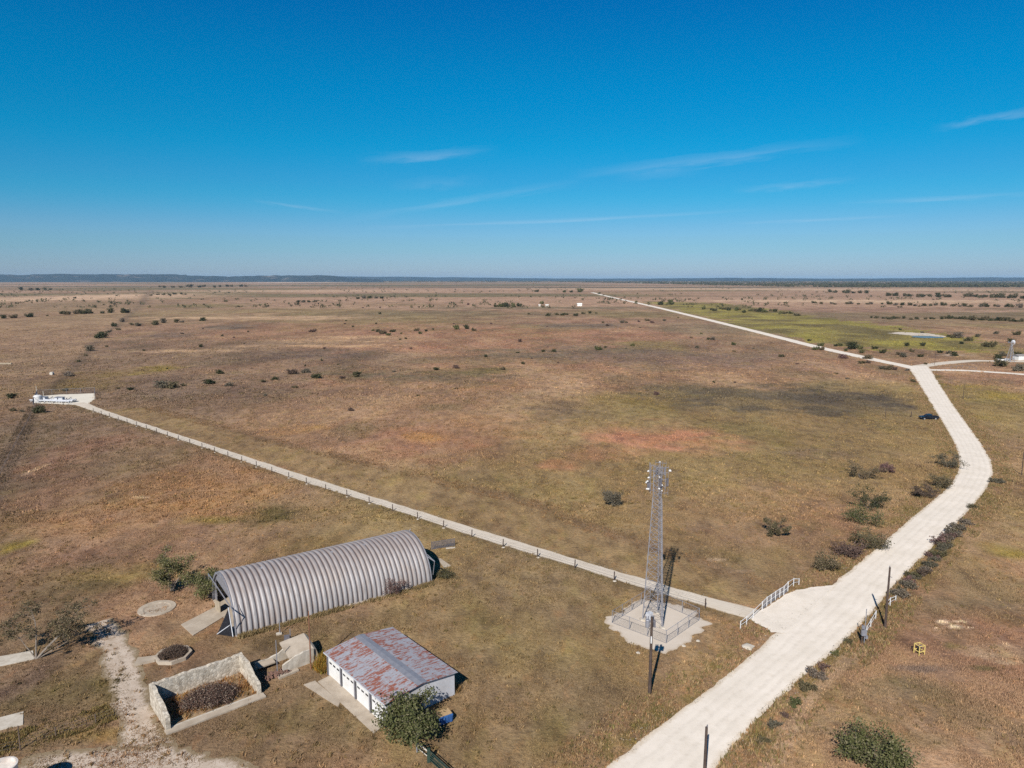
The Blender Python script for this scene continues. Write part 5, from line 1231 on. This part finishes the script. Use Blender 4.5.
# windmill
wm = thing('windmill', 'tall steel wind pump with a round vaned wheel among trees at the right', 'windmill', G(1010, 361.5), .25); WH = 10.2
for a, b in ((-1, -1), (1, -1), (1, 1), (-1, 1)): MB().tube((a * 1.5, b * 1.5, 0), (a * .15, b * .15, WH), .14, .09, 5).build('leg', M['galv'], wm)
m_ = MB()
for k in range(6):
    z0, z1 = k * 1.6, (k + 1) * 1.6; f0, f1 = 1.5 - 1.35 * z0 / WH, 1.5 - 1.35 * z1 / WH; cs = ((-1, -1), (1, -1), (1, 1), (-1, 1))
    for i in range(4): a, b = cs[i], cs[(i + 1) % 4]; m_.tube((a[0] * f0, a[1] * f0, z0), (b[0] * f1, b[1] * f1, z1), .06, n=4); m_.tube((a[0] * f1, a[1] * f1, z1), (b[0] * f1, b[1] * f1, z1), .06, n=4)
m_.build('bracing', M['galv'], wm)
m_ = MB()
for k in range(18):
    a = 2 * math.pi * k / 18; a2 = a + .26
    m_.add([(.5 * math.cos(a), -.8, WH + .5 + .5 * math.sin(a)), (1.6 * math.cos(a), -.8, WH + .5 + 1.6 * math.sin(a)), (1.6 * math.cos(a2), -.62, WH + .5 + 1.6 * math.sin(a2)), (.5 * math.cos(a2), -.62, WH + .5 + .5 * math.sin(a2))], [(0, 1, 2, 3)])
m_.tube((0, -.75, WH + .5), (0, .4, WH + .5), .22, n=8); m_.build('wheel', M['white_metal'], wm)
MB().add([(-.03, .4, WH + .5), (-.03, 1.4, WH + .2), (-.03, 2.4, WH + .1), (-.03, 2.4, WH + 1.0), (-.03, 1.4, WH + .8), (.03, .4, WH + .5), (.03, 1.4, WH + .2), (.03, 2.4, WH + .1), (.03, 2.4, WH + 1.0), (.03, 1.4, WH + .8)], [(0, 1, 2, 3, 4), (9, 8, 7, 6, 5)] + [(i, 5 + i, 5 + (i + 1) % 5, (i + 1) % 5) for i in range(5)]).build('tail_vane', M['galv'], wm)
t_ = MB().lathe([(3.4, -.1), (3.4, .75), (3.2, .75), (3.2, .5), (.01, .5)], 24).build('stock_tank', M['white_paint']); t_.location = (*G(1003.5, 360), 0); tag(t_, 'round white stock tank on bare ground left of the windmill', 'tank')
t_ = thing('white_shed', 'small white shed at the right edge beside the windmill', 'shed', G(1019, 360), .2); MB().box((0, 0, 1.3), (5, 4, 2.6)).build('wall', M['house_white'], t_); MB().add([(-2.8, -2.3, 2.55), (2.8, -2.3, 2.55), (2.8, 0, 3.4), (-2.8, 0, 3.4), (2.8, 2.3, 2.55), (-2.8, 2.3, 2.55)], [(0, 1, 2, 3), (3, 2, 4, 5), (0, 3, 5), (1, 4, 2)]).build('roof', M['grey_roof'], t_)
fp = gl([(951, 370.5), (976, 371)]); chain_fence('panel_fence', 'bluish grey pipe panel fence beside the branch road', gl([(950.5, 369.6), (962, 368.6), (976, 370.2)]), 1.6, closed=False, mesh=False, step=4, railr=.09, postr=.1, pmat='galv_dark')

# fenced gravel station at the end of the lane
st = gl([(33.2, 405), (37.5, 395.6), (95, 392.8), (95.2, 399.5)]); chain_fence('chainlink_fence', 'chain link fence around the white gravel station at the lane end', st, 2.2, closed=False, step=4.5, sp=.5, wr=.02, pmat='galv')
t_ = thing('storage_tank', 'white upright tank at the left end of the fenced gravel station', 'tank', G(38, 402)); MB().lathe([(1.4, 0), (1.4, 2.3), (.9, 2.65), (.01, 2.75)], 20).build('body', M['white_paint'], t_); MB().tube((0, 0, 2.6), (0, 0, 3.2), .2, n=8).build('hatch', M['galv'], t_)
t_ = thing('pipe_skid', 'long grey pipe skid with valves along the middle of the gravel station', 'pipework', G(52, 402), math.radians(-10))
for k, y in enumerate((-1.6, 0, 1.6)):
    MB().tube((-8, y, .8), (9, y, .8), .24, n=8).build('pipe', M['white_metal'], t_)
for k in range(9): m_ = MB(); x = -7.5 + k * 2; m_.tube((x, -2.2, .0), (x, 2.2, 1.2 + .5 * (k % 2)), .12, n=6); m_.tube((x, 0, 0), (x, 0, 1.7), .16, n=6); m_.lathe([(.3, 0), (.34, .05), (.02, .1)], 10, (x, 0, 1.7)); m_.build('valve', M['galv_dark'] if k % 2 else M['white_paint'], t_)
for k, (px, py, w_, lab) in enumerate(((44, 401.4, 2.4, 'white instrument hut beside the upright tank on the gravel station'), (60, 401.8, 3.0, 'low white control box right of the pipe skid on the gravel station'))):
    t_ = thing('control_box', lab, 'box', G(px, py), -.15); MB().box((0, 0, .9), (w_, 1.6, 1.7)).build('body', M['white_metal'], t_); MB().box((0, 0, 1.8), (w_ + .3, 1.9, .12)).build('roof', M['galv'], t_)
t_ = thing('flat_trailer', 'low dark flat trailer parked on the gravel station', 'trailer', G(67, 401.6), -.1); MB().box((0, 0, .7), (6.5, 2, .25)).build('bed', M['galv_dark'], t_)
for x in (-.6, .6):
    for y in (-1, 1): MB().tube((x, y - .12, .4), (x, y + .12, .4), .4, n=12).build('wheel', M['rubber'], t_)
for px, py, top, lab in ((37, 396, 386, 'thin pale mast at the far left corner of the gravel station'), (43.5, 396, 391, 'short pink marker post behind the gravel station')): upole(px, py, top, lab, 'marker_post', .12, 'tan_wall')

# pond, houses, bale
pm, t = newmat('pond_water'); bs = finish(t, (.13, .145, .13), .35)
pp_ = gl([(911, 337.4), (914, 336.2), (930, 336.3), (944, 337.5), (943, 338.3), (925, 338.5)]); o = MB().add([(x, y, .30) for x, y in pp_], [tuple(range(6))[::-1]]).build('pond', pm); tag(o, kind='structure')
o = None
patch('pond_shore', gl([(888, 333.4), (900, 332), (930, 333.6), (946, 336.4), (944, 338.2), (928, 336), (912, 335.6)]), .12, M['pad'], 3, 3)
def house(px, py, w_, d_, h_, lab, rz=0, wall='house_white', roof='grey_roof', name='house'):
    t_ = thing(name, lab, 'house' if name == 'house' else 'shed', G(px, py), rz); MB().box((0, 0, h_ / 2), (w_, d_, h_)).build('wall', M[wall], t_); e = .4
    MB().add([(-w_ / 2 - e, -d_ / 2 - e, h_ - .1), (w_ / 2 + e, -d_ / 2 - e, h_ - .1), (w_ / 2 + e, 0, h_ + d_ * .25), (-w_ / 2 - e, 0, h_ + d_ * .25), (w_ / 2 + e, d_ / 2 + e, h_ - .1), (-w_ / 2 - e, d_ / 2 + e, h_ - .1)], [(0, 1, 2, 3), (3, 2, 4, 5), (0, 3, 5), (1, 4, 2)]).build('roof', M[roof], t_)
house(579.5, 306, 8, 7, 3.2, 'small white house alone on the far prairie left of the road', 0, 'house_white', 'house_white')
house(547, 306.4, 5, 4, 2.4, 'tiny pale shed left of the small white house', 0, 'tan_wall', 'house_white', 'shed')
house(539.5, 306.4, 3, 3, 2.6, 'tiniest pale shed beside the dark tree group', 0, 'tan_wall', 'house_white', 'shed')
for i, (px, py, w_) in enumerate(((640, 283.4, 40), (655, 283.2, 60), (668, 283.6, 36), (690, 284, 44))):
    house(px, py, w_, 20, 5, ('first', 'second', 'third', 'fourth')[i] + ' from left of the pale sheds on the hazy skyline', 0, 'tan_wall', 'grey_roof', 'far_shed')
o = MB().tube((0, -.7, .75), (0, .7, .75), .78, n=14).build('hay_bale', M['tan_wall']); o.location = (*G(52, 375), 0); tag(o, 'single pale round bale in the olive field above the gravel station', 'bale')
o = MB().box((0, 0, .5), (7, 1.0, .8), .1).build('feed_bunk', M['old_wood']); o.location = (*G(5, 364.5), 0); tag(o, 'long pale feed bunk at the left edge of the tan field', 'trough')
# pale limestone rocks on the verge
r_ = random.Random(31)
for i, (px, py, lab) in enumerate(((748, 647, 'largest pale rock on the grass verge below the white gate'), (684, 646, 'pale stone just outside the front of the tower pad'), (698, 641, 'pale stone at the right corner of the tower pad'), (638, 653, 'small pale stone in the grass left of the utility pole'))):
    m_ = MB(); s_ = .8 if i == 0 else .3; m_.lathe([(s_, -.05), (s_ * .95, s_ * .18), (s_ * .5, s_ * .35), (.02, s_ * .38)], 9)
    m_.v = [(x * r_.uniform(.75, 1.2), y * r_.uniform(.7, 1.1), z) for x, y, z in m_.v]; o = m_.build('rock', M['concrete_white']); o.location = (*G(px, py), 0); tag(o, lab, 'rock', 'pale rocks in the grass')

# ------------------------------------------------------------------ haze, sky, sun, camera
zt = 150
mhz, t = newmat('haze_air'); pv = t.n('ShaderNodeVolumePrincipled'); pv.inputs['Color'].default_value = (.42, .70, 1, 1); pv.inputs['Density'].default_value = 2.4e-5; pv.inputs['Anisotropy'].default_value = .0
ou = t.n('ShaderNodeOutputMaterial'); t.l(pv.outputs[0], ou.inputs['Volume'])
hz = MB().box((0, 17500, zt / 2 - .5), (88000, 42000, zt + 1)).build('haze', mhz); tag(hz, kind='stuff')

SUN_EL = math.radians(39.0); sdx, sdy = -.313, -.95     # direction towards the sun
az = math.atan2(sdx, sdy)
sun = bpy.data.lights.new('sun', 'SUN'); sun.energy = 5.0; sun.angle = math.radians(.53); sun.color = (1, .955, .88)
so = bpy.data.objects.new('sun', sun); col.objects.link(so); so.rotation_euler = (math.pi / 2 - SUN_EL, 0, -az + math.pi); so.location = (0, 0, 200)

w = bpy.data.worlds.new('World'); scene.world = w; w.use_nodes = True
class WT(NT):
    def __init__(s, tree): s.t = tree; tree.nodes.clear()
t = WT(w.node_tree)
sky = t.n('ShaderNodeTexSky', sky_type='NISHITA'); sky.sun_disc = False; sky.sun_elevation = SUN_EL; sky.sun_rotation = az; sky.altitude = 300; sky.air_density = 1.0; sky.dust_density = .3; sky.ozone_density = 3.0
dirv = t.n('ShaderNodeTexCoord').outputs['Generated']; sp = t.n('ShaderNodeSeparateXYZ'); t.l(dirv, sp.inputs[0])
AZ = t.math('ARCTAN2', sp.outputs[0], sp.outputs[1]); EL = t.math('ARCSINE', sp.outputs[2])
def azel(px, py):
    a = (px - 512) / F; b = -(py - 384) / F; v = np.array((a, CP + b * SP, b * CP - SP)); v /= np.linalg.norm(v); return math.atan2(v[0], v[1]), math.asin(v[2])
hsv = t.n('ShaderNodeHueSaturation'); hsv.inputs['Saturation'].default_value = 1.35; hsv.inputs['Value'].default_value = 1.0; hsv.inputs['Hue'].default_value = .49; t.l(sky.outputs[0], hsv.inputs['Color'])
skyc = hsv.outputs[0]
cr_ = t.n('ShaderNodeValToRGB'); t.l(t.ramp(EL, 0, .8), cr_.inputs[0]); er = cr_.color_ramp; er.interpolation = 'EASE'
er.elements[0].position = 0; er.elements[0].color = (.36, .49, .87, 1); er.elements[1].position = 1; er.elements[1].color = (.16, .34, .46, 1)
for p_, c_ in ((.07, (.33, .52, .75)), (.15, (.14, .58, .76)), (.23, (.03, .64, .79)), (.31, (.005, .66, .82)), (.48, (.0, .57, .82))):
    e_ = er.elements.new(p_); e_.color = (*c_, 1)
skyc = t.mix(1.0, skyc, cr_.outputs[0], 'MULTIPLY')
cvec = t.n('ShaderNodeCombineXYZ'); t.l(AZ, cvec.inputs[0]); t.l(EL, cvec.inputs[1])
mask = None
for (x0, y0, x1, y1, th, st) in ((368, 160, 488, 151, 7, .55), (258, 201, 338, 212, 2.2, .5), (360, 217, 570, 183, 6, .45), (380, 227, 735, 211, 2.6, .6), (590, 172, 840, 142, 8, .5), (700, 168, 620, 176, 9, .3), (740, 190, 850, 180, 5, .45), (740, 223, 900, 216, 2.2, .5), (850, 203, 1040, 193, 3, .5), (940, 128, 1045, 108, 5, .6), (395, 185, 480, 180, 8, .2)):
    a0, e0 = azel(x0, y0); a1, e1 = azel(x1, y1); cx, cy = (a0 + a1) / 2, (e0 + e1) / 2; L = math.hypot(a1 - a0, e1 - e0) / 2 * 1.2; an = math.atan2(e1 - e0, a1 - a0); T = th / F * .8
    dx = t.math('SUBTRACT', AZ, cx); dy = t.math('SUBTRACT', EL, cy)
    uu = t.math('ADD', t.math('MULTIPLY', dx, math.cos(an) / L), t.math('MULTIPLY', dy, math.sin(an) / L))
    vv = t.math('ADD', t.math('MULTIPLY', dx, -math.sin(an) / T), t.math('MULTIPLY', dy, math.cos(an) / T))
    mp = t.n('ShaderNodeCombineXYZ'); t.l(t.math('MULTIPLY', uu, 2.2), mp.inputs[0]); t.l(vv, mp.inputs[1]); mp.inputs[2].default_value = x0 * .37
    nz = t.noise(mp.outputs[0], 1.1, 5, .6)
    vw = t.math('ADD', vv, t.math('MULTIPLY', t.math('SUBTRACT', nz, .5), 2.4))
    g = t.math('MULTIPLY', t.ramp(t.math('ABSOLUTE', uu), 1, .25), t.ramp(t.math('ABSOLUTE', vw), 1.1, .0))
    g = t.math('MULTIPLY', t.math('MULTIPLY', g, t.ramp(nz, .25, .7, .25, 1)), st)
    mask = g if mask is None else t.math('MAXIMUM', mask, g)
fade = t.ramp(EL, -.01, .10, 1, 0)
skyc = t.mix(t.math('MULTIPLY', mask, .38), skyc, (5.0, 6.0, 7.4))
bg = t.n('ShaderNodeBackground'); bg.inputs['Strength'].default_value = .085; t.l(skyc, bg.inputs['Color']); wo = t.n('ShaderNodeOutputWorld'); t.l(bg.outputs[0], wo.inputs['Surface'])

cam = bpy.data.cameras.new('camera'); co = bpy.data.objects.new('camera', cam); col.objects.link(co); co.location = (0, 0, H); co.rotation_euler = (math.pi / 2 - PITCH, 0, 0)
cam.sensor_width = 36; cam.lens = 36 * F / 1024; cam.clip_start = .5; cam.clip_end = 120000; scene.camera = co
vs_ = scene.view_settings; vs_.view_transform = 'Standard'; vs_.look = 'None'; vs_.exposure = .45; vs_.gamma = 1; vs_.use_curve_mapping = False
scene.render.engine = 'CYCLES'; scene.cycles.use_denoising = False; scene.cycles.max_bounces = 5; scene.cycles.volume_bounces = 0
